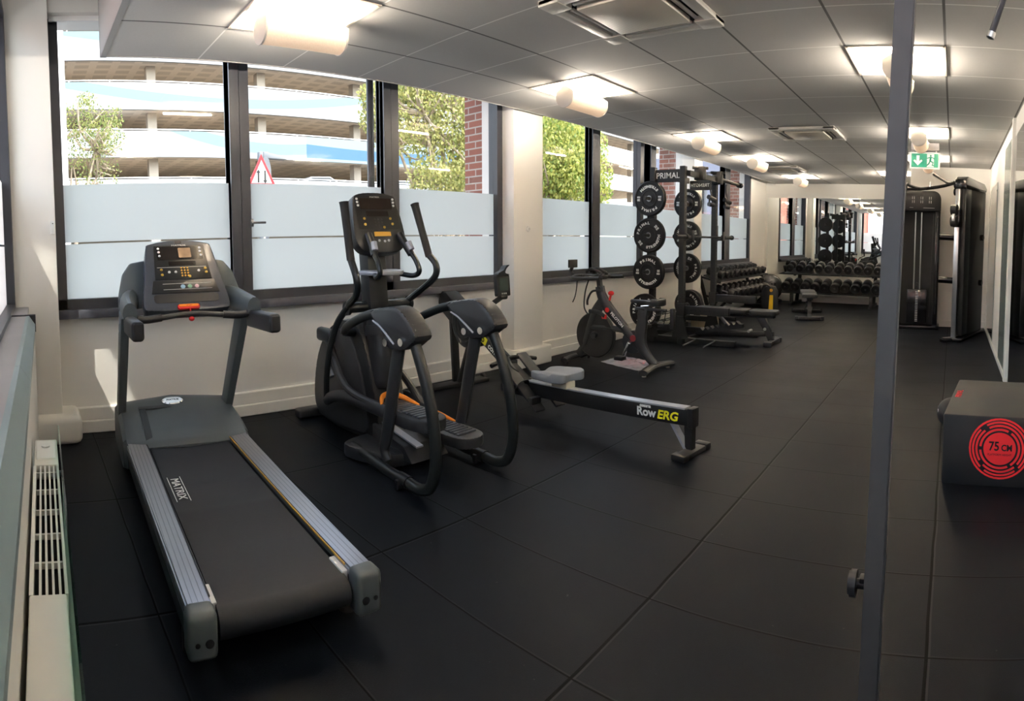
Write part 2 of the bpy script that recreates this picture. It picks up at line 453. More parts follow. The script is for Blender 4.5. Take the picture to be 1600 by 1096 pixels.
# far, right and left walls
mb = MB().box((-4.5, YF, 0), (XS, YF + 0.2, 3.14)).box((XS, YR + 0.1, 0), (XS + 0.12, YF + 0.2, 3.14))
struct('wall_far', mb, 'wall_paint', smooth=False, label='cream far wall around the long mirror', cat='wall')
struct('wall_back', MB().box((XS + 0.0, YR, 0), (XR + 0.2, YR + 0.2, 3.14)), 'wall_paint', smooth=False, label='cream wall behind the cable machine', cat='wall')
struct('wall_right', MB().box((XR, -0.4, 0), (XR + 0.2, YR + 0.2, 3.14)), 'wall_paint', smooth=False, label='cream right hand wall carrying mirrors', cat='wall')
struct('wall_left', MB().box((-4.5, -0.4, 0), (0.8, YL, 0.90)).box((-4.5, -0.4, 2.98), (0.8, YL, 3.14)).box((0.50, -0.4, 0.9), (0.8, YL, 2.98)),
       'wall_paint', smooth=False, label='cream left end wall under the side window', cat='wall')
skirt('baseboard_far', [((-4.2, YF - 0.03, 0), (XS, YF + 0.02, 0.16))], 'cream skirting under the far mirror')
skirt('baseboard_back', [((XS - 0.02, YR - 0.02, 0), (XR, YR + 0.02, 0.11))], 'cream skirting behind the cable machine')
skirt('baseboard_right', [((XR - 0.025, 5.9, 0), (XR + 0.02, YR, 0.05))], 'low white skirting along the right hand wall')

# windows
def window(name, jy0, jy1, mullions, label, handles=()):
    r = bpy.data.objects.new(name, None); C.objects.link(r); tag(r, label, 'window', kind='structure')
    z0, z1 = 0.905, 3.08
    fr = MB()
    fr.box((-4.36, jy0, z0), (-4.235, jy1, 0.978)).box((-4.36, jy0, 3.03), (-4.235, jy1, z1))
    fr.box((-4.36, jy0, z0), (-4.235, jy0 + 0.075, z1)).box((-4.36, jy1 - 0.075, z0), (-4.235, jy1, z1))
    edges = [jy0 + 0.075]
    for a, b in mullions:
        if b - a > 0.11:
            mm = (a + b) / 2
            fr.box((-4.36, a, z0), (-4.235, mm - 0.003, z1)).box((-4.36, mm + 0.003, z0), (-4.24, b, z1)).box((-4.35, a, z0), (-4.25, b, z1))
        else: fr.box((-4.36, a, z0), (-4.235, b, z1))
        edges += [a, b]
    edges.append(jy1 - 0.075)
    struct('window_frame', fr, 'frame_metal', r, smooth=False)
    for a, b in zip(edges[::2], edges[1::2]):
        struct('pane', MB().box((-4.305, a, 0.97), (-4.295, b, 3.04)), 'clear_glass', r, smooth=False)
        struct('frosted_film', MB().box((-4.2935, a + 0.002, 0.978), (-4.291, b - 0.002, 1.377)).box((-4.2935, a + 0.002, 1.390), (-4.291, b - 0.002, 1.808)), 'frosted_film', r, smooth=False)
    struct('sill', MB().rbox((-4.36, jy0, 0.842), (-4.175, jy1, 0.905), 0.006, 2), 'sill_metal', r)
    for y, z in handles:
        struct('handle', MB().rbox((-4.24, y - 0.012, z - 0.03), (-4.22, y + 0.012, z + 0.03), 0.004).rbox((-4.222, y - 0.01, z - 0.008), (-4.205, y + 0.11, z + 0.010), 0.005), 'grey_metal', r)
mat('grey_metal', (0.22, 0.22, 0.23), 0.35, 0.8)
window('window_1', 0.20, 4.415, [(1.54, 1.70), (2.945, 3.105)], 'dark framed street window beside the treadmill with frosted lower half', [(1.70, 1.50)])
window('window_2', 4.9, 8.80, [(6.03, 6.20), (7.20, 7.29), (7.50, 7.66)], 'dark framed street window between the two pillars behind the squat rack')
window('window_3', 9.2, 11.78, [(10.36, 10.62)], 'dark framed street window nearest the far mirror')
# side window in the left end wall
r = bpy.data.objects.new('window_4', None); C.objects.link(r); tag(r, 'dark framed side window over the radiator', 'window', kind='structure')
fr = MB()
x0, x1 = -4.06, 0.52  # unseen end past the camera, extended to let in more daylight
fr.box((x0, -0.29, 0.90), (x1, -0.18, 0.985)).box((x0, -0.29, 2.90), (x1, -0.18, 2.98))
for a in (x0, -2.40, -0.62, x1 - 0.08): fr.box((a, -0.29, 0.9), (a + 0.085, -0.18, 2.98))
struct('window_frame', fr, 'frame_metal', r, smooth=False)
for a, b in ((x0 + 0.085, -2.40), (-2.315, -0.62), (-0.535, x1 - 0.08)):
    struct('pane', MB().box((a, -0.25, 0.97), (b, -0.24, 2.92)), 'clear_glass', r, smooth=False)
    struct('frosted_film', MB().box((a, -0.238, 0.985), (b, -0.2355, 1.377)).box((a, -0.238, 1.39), (b, -0.2355, 1.808)), 'frosted_film', r, smooth=False)
struct('sill', MB().box((-4.06, -0.21, 0.925), (0.55, -0.091, 0.955)), 'grey_sill', r, smooth=False)
lip = [(-0.094, 0.955), (-0.094, 0.93), (-0.06, 0.87), (-0.042, 0.87), (-0.042, 0.905), (-0.076, 0.957)]
struct('sill_lip', MB().prism(lip, -3.50, -2.0, 'x').prism(lip, -1.997, 0.55, 'x'), 'lip_metal', r, smooth=False)
struct('sill_end_cap', MB().box((-3.53, -0.21, 0.86), (-3.50, -0.038, 0.962)), 'frame_metal', r, smooth=False)
struct('trim_3', MB().box((-4.05, YL - 0.02, 0.0), (0.56, -0.055, 0.86)), 'white_paint', smooth=False, label='white panelling under the side window behind the radiator', cat='trim')

def turn_left_wall(o):
    M = Matrix.Translation((-.6, 0, 0)) @ Matrix.Rotation(-.024, 4, 'Z') @ Matrix.Translation((.6, 0, 0))
    o.location = M @ Vector(o.location); o.rotation_euler = (0, 0, -.024)
turn_left_wall(r)
for nm in ('wall_left', 'trim_3'): turn_left_wall(bpy.data.objects[nm])
# mirrors
def mirror(name, a, b, label, axis):
    t = Thing(name, label, 'mirror', ((a[0] + b[0]) / 2, (a[1] + b[1]) / 2, a[2]))
    t.part('glass', MB().box(a, b), 'mirror', smooth=False)
    e = 0.004
    if axis == 'y': t.part('polished_edge', MB().box((a[0], a[1] - 0.001, a[2]), (a[0] + e, b[1], b[2])).box((b[0] - e, a[1] - 0.001, a[2]), (b[0], b[1], b[2])), 'mirror_edge', smooth=False)
    else: t.part('polished_edge', MB().box((a[0] - 0.001, a[1], a[2]), (b[0], a[1] + e, b[2])).box((a[0] - 0.001, b[1] - e, a[2]), (b[0], b[1], b[2])), 'mirror_edge', smooth=False)
mirror('wall_mirror', (-4.20, YF - 0.008, 0.60), (-3.154, YF, 2.33), 'frameless far wall mirror panel next to the windows', 'y')
mirror('wall_mirror', (-3.148, YF - 0.008, 0.60), (-2.10, YF, 2.33), 'frameless far wall mirror panel in the middle above the dumbbell rack', 'y')
mirror('wall_mirror', (-2.094, YF - 0.008, 0.60), (-1.05, YF, 2.33), 'frameless far wall mirror panel next to the cable machine', 'y')
mirror('wall_mirror', (XR - 0.008, 8.05, 0.06), (XR, 9.45, 2.25), 'tall side wall mirror panel beside the cable machine', 'x')
mirror('wall_mirror', (XR - 0.008, 3.2, 0.06), (XR, 5.86, 2.45), 'tall side wall mirror panel behind the plyo box', 'x')
mat('smoked_panel', (0.30, 0.35, 0.33), 0.12)
tag(obj('glass_panel', MB().box((XR - 0.012, 6.0, 0.06), (XR - 0.001, 6.9, 2.5)), 'smoked_panel', smooth=False), 'grey green glass panel on the side wall between the mirrors', 'glass panel')
struct('trim_4', MB().box((XR - 0.03, 5.87, 0.0), (XR, 5.97, 2.65)), 'white_paint', smooth=False, label='white upright strip between the right wall mirrors', cat='trim')

# luminaires
mat('lamp_tray', (0.78, 0.71, 0.60), 0.6)
mat('lamp_tube', (0.9, 0.85, 0.76), 0.5, emit=(1.0, 0.60, 0.32), estr=0.095, noise=0.06, nscale=120)
mat('lamp_glow', (1, 1, 1), 0.5, emit=(1.0, 0.90, 0.77), estr=92.0)
mat('lamp_cap', (0.62, 0.61, 0.59), 0.5)
def luminaire(i, j, label, group):
    x0, y0 = GX + G * i, GY + G * j
    cx, cy = x0 + G / 2, y0 + G / 2
    t = Thing('ceiling_light', label, 'ceiling light', (cx, cy, ZC), 0, group, world=False)
    h = G / 2 - 0.004
    tr = MB()
    d = 0.07
    tr.quad((-h + .03, -h + .03, d), (h - .03, -h + .03, d), (h - .03, h - .03, d), (-h + .03, h - .03, d))
    for a, bq in (((-h, -h), (h, -h)), ((h, -h), (h, h)), ((h, h), (-h, h)), ((-h, h), (-h, -h))):
        k = (h - .03) / h
        tr.quad((a[0], a[1], 0), (bq[0], bq[1], 0), (bq[0] * k, bq[1] * k, d), (a[0] * k, a[1] * k, d))
    e = 0.012
    tr.box((-h - .006, -h - .006, -0.006), (-h + e, h + .006, 0.002)).box((h - e, -h - .006, -0.006), (h + .006, h + .006, 0.002))
    tr.box((-h, -h - .006, -0.006), (h, -h + e, 0.002)).box((-h, h - e, -0.006), (h, h + .006, 0.002))
    t.part('tray', tr, 'lamp_tray', smooth=False)
    sh = [(0.085 * math.cos(a), 0.085 * math.sin(a) - 0.11) for a in [PI * (1 + k / 14) for k in range(15)]]
    sh = sh + [(0.085, -0.075), (-0.085, -0.075)]
    t.part('diffuser', MB().prism(sh, -0.25, 0.25, 'y'), 'lamp_tube')
    cap = [(x * 1.06, (z + .1) * 1.05 - .1) for x, z in sh[:15]] + [(0.09, -0.07), (0.0, -0.012), (-0.09, -0.07)]
    for s in (-1, 1): t.part('end_cap', MB().prism(cap, s * 0.25, s * 0.262, 'y'), 'lamp_cap', smooth=False)
    t.part('lamp', MB().rbox((-0.045, -0.24, -0.072), (0.045, 0.24, -0.045), 0.008), 'lamp_glow')
    t.part('hanger', MB().box((-0.012, -0.2, -0.05), (0.012, -0.18, d)).box((-0.012, 0.18, -0.05), (0.012, 0.2, d)), 'lamp_cap', smooth=False)
for (i, j), n in zip(LEFT_L, ('over the treadmill, first of the window row', 'second of the window row, over the rowing machine', 'third of the window row, near the squat rack', 'fourth of the window row, beyond the squat rack', 'last of the window row, before the far mirror')):
    luminaire(i, j, 'lit recessed ceiling light ' + n, 'warm ceiling lights')
for (i, j), n in zip(RIGHT_L, ('partly behind the grey steel post', 'just in front of the exit sign', 'half hidden behind the exit sign', 'above the corner between the far mirror and the cable machine', 'overhead in front of the grey steel post')):
    luminaire(i, j, 'lit recessed ceiling light ' + n, 'warm ceiling lights')

# air conditioning cassettes
mat('ac_plastic', (0.52, 0.50, 0.46), 0.5)
def slat_mat():
    m, nt, b = nodes_of('ac_grille'); MATS['ac_grille'] = m
    tc = nt.nodes.new('ShaderNodeTexCoord'); sp = nt.nodes.new('ShaderNodeSeparateXYZ'); nt.links.new(tc.outputs['Object'], sp.inputs[0])
    l = line_mask(nt, sp.outputs[1], 0.0, 0.014, 0.005)
    nt.links.new(mixcol(nt, l, (0.56, 0.52, 0.44), (0.33, 0.31, 0.27)), b.inputs['Base Color'])
slat_mat()
def cassette(cx, cy, label):
    t = Thing('air_conditioner', label, 'air conditioner', (cx, cy, ZC), 0, 'ceiling air conditioners', world=False)
    p = MB(); h = 0.385
    fr = MB()
    fr.rbox((-h, -h, -0.035), (h, -h + 0.075, -0.001), 0.008).rbox((-h, h - 0.075, -0.035), (h, h, -0.001), 0.008)
    fr.rbox((-h, -h, -0.035), (-h + 0.075, h, -0.001), 0.008).rbox((h - 0.075, -h, -0.035), (h, h, -0.001), 0.008)
    for sx in (-1, 1):
        for sy in (-1, 1): fr.rbox((sx * 0.385, sy * 0.385, -0.04), (sx * 0.25, sy * 0.25, -0.002), 0.006)
    t.part('surround', fr, 'ac_plastic')
    t.part('air_slot', MB().box((-0.31, -0.31, -0.006), (0.31, 0.31, -0.001)), 'dark_slot', smooth=False)
    t.part('grille', MB().rbox((-0.235, -0.235, -0.045), (0.235, 0.235, -0.01), 0.01), 'ac_grille')
    for k in range(4):
        M = Matrix.Rotation(k * PI / 2, 4, 'Z')
        t.part('louvre', MB().rbox((-0.225, 0.262, -0.034), (0.225, 0.285, -0.018), 0.004, 1, M @ Matrix.Rotation(0.0, 4, 'X')), 'ac_plastic')
cassette(GX + 3.5 * G, GY + 2.5 * G, 'square ceiling air conditioner over the rowing machine')
cassette(GX + 3.5 * G, GY + 8.5 * G, 'square ceiling air conditioner in mid room between the squat rack and the post')
cassette(GX + 1.5 * G, GY + 13.5 * G, 'square ceiling air conditioner close to the far mirror')

# emergency exit sign
mat('sign_green', (0.0, 0.19, 0.115), 0.4, emit=(0.0, 0.30, 0.19), estr=0.06)
mat('sign_white', (0.85, 0.87, 0.85), 0.4, emit=(0.9, 0.95, 0.92), estr=0.08)
mat('sign_case', (0.62, 0.58, 0.58), 0.5)
ys = 7.55
t = Thing('exit_sign', 'green emergency exit sign with running man and down arrow under the ceiling', 'exit sign', (-0.40, ys, ZC))
sx0, sx1 = -0.585, -0.218
t.part('housing', MB().rbox((sx0 + 0.005, ys - 0.035, 2.555), (sx1 - 0.005, ys + 0.035, ZC), 0.008), 'sign_case')
t.part('sign_panel', MB().rbox((sx0 - 0.01, ys - 0.008, 2.325), (sx1 + 0.01, ys + 0.008, 2.535), 0.004), 'sign_white')
t.part('bracket', MB().box((sx0 + 0.03, ys - 0.006, 2.53), (sx0 + 0.05, ys + 0.006, 2.56)).box((sx1 - 0.05, ys - 0.006, 2.53), (sx1 - 0.03, ys + 0.006, 2.56)), 'sign_case', smooth=False)
t.part('green_field', MB().box((sx0 + 0.012, ys - 0.0105, 2.345), (sx1 - 0.012, ys - 0.008, 2.517)), 'sign_green', smooth=False)
ax = sx0 + 0.095
arrow = [(-0.018, 0.062), (0.018, 0.062), (0.018, -0.012), (0.042, 0.012), (0.058, -0.006), (0.0, -0.064), (-0.058, -0.006), (-0.042, 0.012), (-0.018, -0.012)]
t.part('arrow', MB().prism([(ax + a, 2.431 + b_) for a, b_ in arrow], ys - 0.012, ys - 0.0104), 'sign_white', smooth=False)
dx = sx0 + 0.265
t.part('doorway', MB().box((dx - 0.055, ys - 0.012, 2.349), (dx + 0.035, ys - 0.0104, 2.513)), 'sign_white', smooth=False)
mn = MB()
def lb(pts, r): mn.tube([(dx + a, ys - 0.0125, 2.431 + c) for a, c in pts], r, 6, smooth=False, flat=(1, 1))
mn.sphere((dx - 0.008, ys - 0.0125, 2.491), 0.012, 10, (1, 0.3, 1))
lb([(-0.008, 0.045), (-0.014, -0.008)], 0.013); lb([(-0.004, 0.042), (0.03, 0.03), (0.045, 0.005)], 0.006); lb([(-0.012, 0.042), (-0.045, 0.03), (-0.065, 0.03)], 0.006)
lb([(-0.012, -0.008), (0.025, -0.025), (0.012, -0.06), (0.04, -0.062)], 0.008); lb([(-0.016, -0.008), (-0.03, -0.04), (-0.06, -0.066)], 0.008)
t.part('running_man', mn, 'sign_green')

# radiator with a glass front under the side window
mat('rad_white', (0.72, 0.70, 0.64), 0.45, noise=0.02)
t = Thing('radiator', 'long white convector radiator with a top grille and glass front under the side window', 'radiator', (-1.5, 0.05, 0))
bd = MB().rbox((-2.30, -0.015, 0.08), (-0.75, 0.072, 0.545), 0.006)
bd.rbox((-2.30, -0.012, 0.545), (-2.03, 0.074, 0.60), 0.006).rbox((-1.26, -0.013, 0.545), (-0.75, 0.070, 0.60), 0.006)
bd.box((-2.03, -0.014, 0.545), (-1.26, -0.004, 0.598)).box((-2.03, 0.066, 0.545), (-1.26, 0.073, 0.598))
bd.rbox((-2.30, -0.01, 0.0), (-2.26, 0.06, 0.09), 0.004).rbox((-0.8, -0.01, 0.0), (-0.76, 0.06, 0.09), 0.004)
t.part('casing', bd, 'rad_white')
gr = MB()
for k in range(4): gr.box((-2.03, 0.008 + 0.0150 * k, 0.565), (-1.26, 0.0135 + 0.0150 * k, 0.596))
for k in range(6): gr.box((-2.0 + 0.145 * k, -0.004, 0.57), (-1.992 + 0.145 * k, 0.066, 0.585))
t.part('grille', gr, 'rad_white', smooth=False)
t.part('duct', MB().box((-2.03, -0.008, 0.543), (-1.26, 0.068, 0.5475)), 'dark_slot', smooth=False)
t.part('control_panel', MB().rbox((-2.27, -0.004, 0.598), (-2.08, 0.066, 0.606), 0.003).cyl((-2.20, 0.03, 0.604), (-2.20, 0.03, 0.611), 0.016, n=20), 'white_plastic')
t.part('glass_front', MB().box((-2.38, 0.080, 0.03), (-0.70, 0.086, 0.63)), 'green_glass', smooth=False, label='sheet of green tinted glass')
t.part('standoff', MB().cyl((-2.2, 0.07, 0.5), (-2.2, 0.082, 0.5), 0.012).cyl((-1.0, 0.07, 0.5), (-1.0, 0.082, 0.5), 0.012), 'grey_metal')

t.o.location = (-1.5, 0.02, 0)
turn_left_wall(t.o)

# small fittings
t = Thing('roller_blind', 'grey roller blind rolled up at the head of the treadmill window', 'blind', (-4.15, 2.2, 2.9))
t.part('cassette', MB().rbox((-4.22, 0.19, 2.965), (-4.09, 4.38, 3.12), 0.02), 'ac_plastic')
t.part('bottom_bar', MB().rbox((-4.165, 0.21, 2.93), (-4.145, 4.36, 2.968), 0.005), 'tile_trim')
def socket(y, label):
    t = Thing('power_socket', label, 'power socket', (-4.22, y, 0.13), 0, 'power sockets')
    t.part('plate', MB().rbox((-4.228, y - 0.045, 0.095), (-4.207, y + 0.045, 0.175), 0.004), 'white_plastic')
    h = MB()
    for s in (-0.02, 0.02):
        h.box((-4.2075, y + s - 0.003, 0.145), (-4.2065, y + s + 0.003, 0.157)).box((-4.2075, y + s - 0.012, 0.122), (-4.2065, y + s - 0.006, 0.128)).box((-4.2075, y + s + 0.006, 0.122), (-4.2065, y + s + 0.012, 0.128))
    t.part('pin_holes', h, 'dark_slot', smooth=False)
socket(2.785, 'white power socket on the skirting behind the elliptical, the one nearer the treadmill')
socket(2.885, 'white power socket on the skirting behind the elliptical, the one nearer the rowing machine')
t = Thing('call_button', 'small round white button on the cream pillar', 'button', (-4.08, 4.64, 1.45))
Mx = Matrix.Translation((-4.08, 4.64, 1.45)) @ Matrix.Rotation(PI / 2, 4, 'Y')
t.part('rim', MB().lathe([(0, 0), (0.028, 0), (0.028, 0.01), (0.022, 0.014), (0, 0.014)], Mx, 20), 'white_plastic')
t.part('push_cap', MB().lathe([(0, 0.013), (0.015, 0.013), (0.014, 0.018), (0, 0.019)], Mx, 20), 'lamp_cap')
t = Thing('window_sensor', 'small white sensor on the pillar beside the treadmill window frame', 'sensor', (-4.06, 0.19, 1.5))
t.part('body', MB().rbox((-4.065, 0.165, 1.45), (-4.04, 0.195, 1.54), 0.004), 'white_plastic')
t.part('led', MB().box((-4.0405, 0.176, 1.52), (-4.0392, 0.184, 1.526)), 'dark_slot')

# ---------------------------------------------------------------- outside: street, multi-storey car park, trees, signs
mat('asphalt', (0.10, 0.10, 0.10), 0.9, noise=0.15, nscale=2)
mat('paving', (0.46, 0.44, 0.41), 0.9, noise=0.1, nscale=1.5)
mat('deck_concrete', (0.34, 0.30, 0.25), 0.9, noise=0.12, nscale=0.8)
mat('car_silver', (0.45, 0.47, 0.50), 0.3, 0.4)
mat('car_white', (0.75, 0.76, 0.78), 0.3)
mat('car_glass', (0.02, 0.025, 0.03), 0.1)
mat('red_pipe', (0.55, 0.09, 0.05), 0.5)
mat('post_white', (0.78, 0.78, 0.76), 0.5)
mat('parapet_rail', (0.70, 0.71, 0.70), 0.5)
mat('strip_light', (0.9, 0.85, 0.7), 0.5, emit=(1.0, 0.85, 0.55), estr=0.5)
mat('cladding_grey', (0.42, 0.42, 0.43), 0.6, noise=0.04)
mat('cladding_lilac', (0.27, 0.27, 0.33), 0.5)
struct('street_ground', MB().box((-36, -60, -0.35), (-4.5, 110, -0.25)), 'asphalt', smooth=False, label='grey road outside the street windows', cat='ground')
struct('yard_ground', MB().box((-4.5, -40, -0.35), (30, -0.4, -0.25)), 'paving', smooth=False, label='paved yard outside the side window', cat='ground')
# parapet panels: white with pale blue waves
m, nt, b = nodes_of('parapet_panel'); MATS['parapet_panel'] = m
tc = nt.nodes.new('ShaderNodeTexCoord'); sp = nt.nodes.new('ShaderNodeSeparateXYZ'); nt.links.new(tc.outputs['Object'], sp.inputs[0])
y = mth(nt, 'ADD', sp.outputs[1], 20.0); z = mth(nt, 'SUBTRACT', sp.outputs[2], 0.25)
def curve(c, k, y0): return mth(nt, 'ADD', mth(nt, 'MULTIPLY', mth(nt, 'POWER', mth(nt, 'ABSOLUTE', mth(nt, 'SUBTRACT', y, y0)), 2.0), k), c)
def band(cz, hw, z0, z1):
    v = mth(nt, 'LESS_THAN', mth(nt, 'ABSOLUTE', mth(nt, 'SUBTRACT', z, cz)), hw)
    return mth(nt, 'MULTIPLY', v, mth(nt, 'MULTIPLY', mth(nt, 'GREATER_THAN', z, z0), mth(nt, 'LESS_THAN', z, z1)))
w1 = mth(nt, 'MULTIPLY', mth(nt, 'GREATER_THAN', z, curve(13.25, 0.006, 15.0)), mth(nt, 'LESS_THAN', y, 18.0))
w1 = mth(nt, 'MULTIPLY', w1, mth(nt, 'GREATER_THAN', z, 12.6))
w2 = band(curve(10.28, 0.0100, 12.8), 0.30, 9.6, 11.5)
w3 = mth(nt, 'MULTIPLY', band(curve(7.45, 0.024, 16.5), 0.36, 6.7, 8.6), mth(nt, 'GREATER_THAN', y, 7.0))
wave = mth(nt, 'MAXIMUM', w1, mth(nt, 'MAXIMUM', w2, w3))
deep = mth(nt, 'MULTIPLY', mth(nt, 'MULTIPLY', mth(nt, 'GREATER_THAN', y, 18.6), mth(nt, 'LESS_THAN', y, 40)), mth(nt, 'MULTIPLY', mth(nt, 'LESS_THAN', z, 8.6), mth(nt, 'GREATER_THAN', z, 6)))
wv2 = mth(nt, 'LESS_THAN', z, curve(7.75, 0.006, 24.0))
wv3 = mth(nt, 'GREATER_THAN', z, 7.0)
cA = mixcol(nt, wave, (0.195, 0.20, 0.203), (0.098, 0.148, 0.165))
cB = mixcol(nt, mth(nt, 'MULTIPLY', wv2, wv3), (0.13, 0.17, 0.19), (0.016, 0.08, 0.19))
nt.links.new(mixcol(nt, deep, cA, cB), b.inputs['Base Color']); b.inputs['Roughness'].default_value = 0.6
# coffered soffit
m, nt, b = nodes_of('coffered_soffit'); MATS['coffered_soffit'] = m
tc = nt.nodes.new('ShaderNodeTexCoord'); sp = nt.nodes.new('ShaderNodeSeparateXYZ'); nt.links.new(tc.outputs['Object'], sp.inputs[0])
a1 = line_mask(nt, sp.outputs[0], 0, 1.1, 0.45); a2 = line_mask(nt, sp.outputs[1], 0, 1.4, 0.5)
nt.links.new(mixcol(nt, mth(nt, 'MAXIMUM', a1, a2), (0.56, 0.49, 0.40), (0.72, 0.63, 0.52)), b.inputs['Base Color']); b.inputs['Roughness'].default_value = 0.9
t = Thing('car_park', 'white multi storey car park with pale blue wave pattern across the street', 'building', (-36, 20, -0.25))
PX, Y0, Y1 = -36.0, 1.9, 70.0
tops = [5.45, 8.42, 11.38, 14.42, 17.4]; bots = [3.95, 6.80, 9.72, 12.68, 15.7]
for k, (tp, bt) in enumerate(zip(tops, bots)):
    pr = MB().box((PX - 0.2, Y0, bt), (PX, Y1, tp))
    p = t.part('parapet', pr, 'parapet_panel', smooth=False)
    rl = MB().box((PX - 0.06, Y0, tp + 0.06), (PX, Y1, tp + 0.12))
    for q in range(28): rl.box((PX - 0.05, Y0 + 1 + q * 2.5, tp), (PX - 0.01, Y0 + 1.05 + q * 2.5, tp + 0.07))
    t.part('rail', rl, 'parapet_rail', p, smooth=False)
    t.part('deck', MB().box((PX - 16, Y0, bt + 0.10), (PX - 0.2, Y1, bt + 0.40)), ['coffered_soffit'], smooth=False)
t.part('back_wall', MB().box((PX - 16.3, Y0, -0.25), (PX - 16, Y1, 17)), 'deck_concrete', smooth=False)
t.part('end_wall', MB().box((PX - 16, Y0 - 0.3, -0.25), (PX - 1.5, Y0, 17)), 'deck_concrete', smooth=False)
for q in range(8):
    yy = 8.3 + q * 7.6
    t.part('column', MB().box((PX - 1.9, yy - 0.3, -0.25), (PX - 1.3, yy + 0.3, 17)), 'deck_concrete', smooth=False)
for k, yy in enumerate((10.5, 22.0, 33.0)): t.part('strip_light', MB().box((PX - 3.2, yy, 5.88), (PX - 3.1, yy + 1.6, 5.96)), 'strip_light', smooth=False)
tag(obj('pipe', MB().cyl((-35.6, 2.35, -0.25), (-35.6, 2.35, 18), 0.11, n=12).cyl((-35.6, 2.35, 8.9), (-35.6, 2.35, 9.1), 0.16, n=12), 'red_pipe'), 'red downpipe at the end of the car park', 'pipe')
tag(obj('post', MB().box((-9.0, 0.50, -0.25), (-8.85, 0.66, 12)).box((-9.05, 0.45, -0.25), (-8.8, 0.71, 0.1)), 'post_white'), 'white post outside at the corner edge of the treadmill window', 'post')
tag(obj('drainpipe', MB().cyl((-4.56, 3.018, -0.25), (-4.56, 3.018, 3.4), 0.033, n=12).cyl((-4.56, 3.018, 1.0), (-4.56, 3.018, 1.05), 0.045, n=12), 'frame_metal'), 'dark drainpipe outside beside the window mullion behind the elliptical', 'pipe')

# parked cars on the deck, only roofs show
def car(loc, rot, paint, label):
    t = Thing('car', label, 'car', loc, rot, world=False)
    prof = [(-2.1, 0.35), (-2.15, 0.75), (-1.5, 0.95), (-0.8, 1.42), (0.7, 1.46), (1.6, 1.0), (2.1, 0.9), (2.15, 0.4)]
    t.part('body', MB().prism(prof, -0.85, 0.85, 'y', bev=0.06), paint)
    t.part('window', MB().prism([(-1.32, 0.98), (-0.76, 1.36), (0.66, 1.40), (1.38, 1.02)], -0.87, 0.87, 'y'), 'car_glass', smooth=False)
    for x in (-1.35, 1.35):
        for y in (-0.8, 0.8): t.part('wheel', MB().cyl((x, y - 0.09, 0.31), (x, y + 0.09, 0.31), 0.31, n=20), 'car_glass')
car((-37.16, 19.9, 4.36), PI / 2, 'car_silver', 'silver car parked behind the lowest parapet of the car park')
car((-37.16, 26.8, 4.36), PI / 2, 'car_white', 'pale car parked behind the lowest car park parapet, beyond the silver car')
car((-37.16, 5.2, 7.21), PI / 2, 'car_white', 'pale car on the middle car park deck above the small tree')

# annex with lilac steelwork and brick piers beyond the second window
mat('brick', (0.30, 0.13, 0.085), 0.85)
m, nt, b = nodes_of('brickwork'); MATS['brickwork'] = m
tc = nt.nodes.new('ShaderNodeTexCoord'); mp = nt.nodes.new('ShaderNodeMapping'); mp.inputs['Rotation'].default_value = (PI / 2, 0, PI / 2)
br = nt.nodes.new('ShaderNodeTexBrick'); br.inputs['Scale'].default_value = 1.0; br.inputs['Brick Width'].default_value = 0.22; br.inputs['Row Height'].default_value = 0.075; br.inputs['Mortar Size'].default_value = 0.008
br.inputs['Color1'].default_value = (0.33, 0.12, 0.08, 1); br.inputs['Color2'].default_value = (0.24, 0.10, 0.07, 1); br.inputs['Mortar'].default_value = (0.45, 0.40, 0.35, 1)
sp = nt.nodes.new('ShaderNodeSeparateXYZ'); cb = nt.nodes.new('ShaderNodeCombineXYZ'); nt.links.new(tc.outputs['Object'], sp.inputs[0])
nt.links.new(mth(nt, 'ADD', sp.outputs[0], sp.outputs[1]), cb.inputs[0]); nt.links.new(sp.outputs[2], cb.inputs[1])
nt.links.new(cb.outputs[0], br.inputs['Vector']); nt.links.new(br.outputs[0], b.inputs['Base Color']); b.inputs['Roughness'].default_value = 0.85
for a, b_, lab in ((4.43, 4.88, 'red brick pier outside the window, seen at the edge of the elliptical window'), (8.82, 9.18, 'red brick pier outside beside the squat rack window'), (11.8, 13.3, 'red brick pier outside beside the window by the far mirror')):
    tag(obj('brick_pier', MB().box((-4.82, a, -0.3), (-4.5, b_, 4.2)), 'brickwork', smooth=False), lab, 'brick pier')
t = Thing('annex', 'grey clad annex with lilac steel columns seen through the squat rack window', 'building', (-11, 20, -0.25))
t.part('wall', MB().box((-12.6, 23.0, -0.25), (-6.0, 34, 7.5)), 'cladding_grey', smooth=False)
t.part('fascia', MB().box((-13.1, 22.0, 4.1), (-6.0, 23.0, 4.75)), 'cladding_lilac', smooth=False)
t.part('window', MB().box((-11.6, 22.9, 2.3), (-10.4, 23.02, 3.7)).box((-9.4, 22.9, 2.3), (-8.2, 23.02, 3.7)), 'car_glass', smooth=False)
for x in (-12.55, -9.6): t.part('column', MB().box((x - 0.28, 22.2, -0.25), (x + 0.28, 22.75, 4.1)), 'cladding_lilac', smooth=False)
t.part('brick_panel', MB().box((-8.3, 22.6, -0.25), (-7.6, 23.02, 7.6)), 'brickwork', smooth=False)
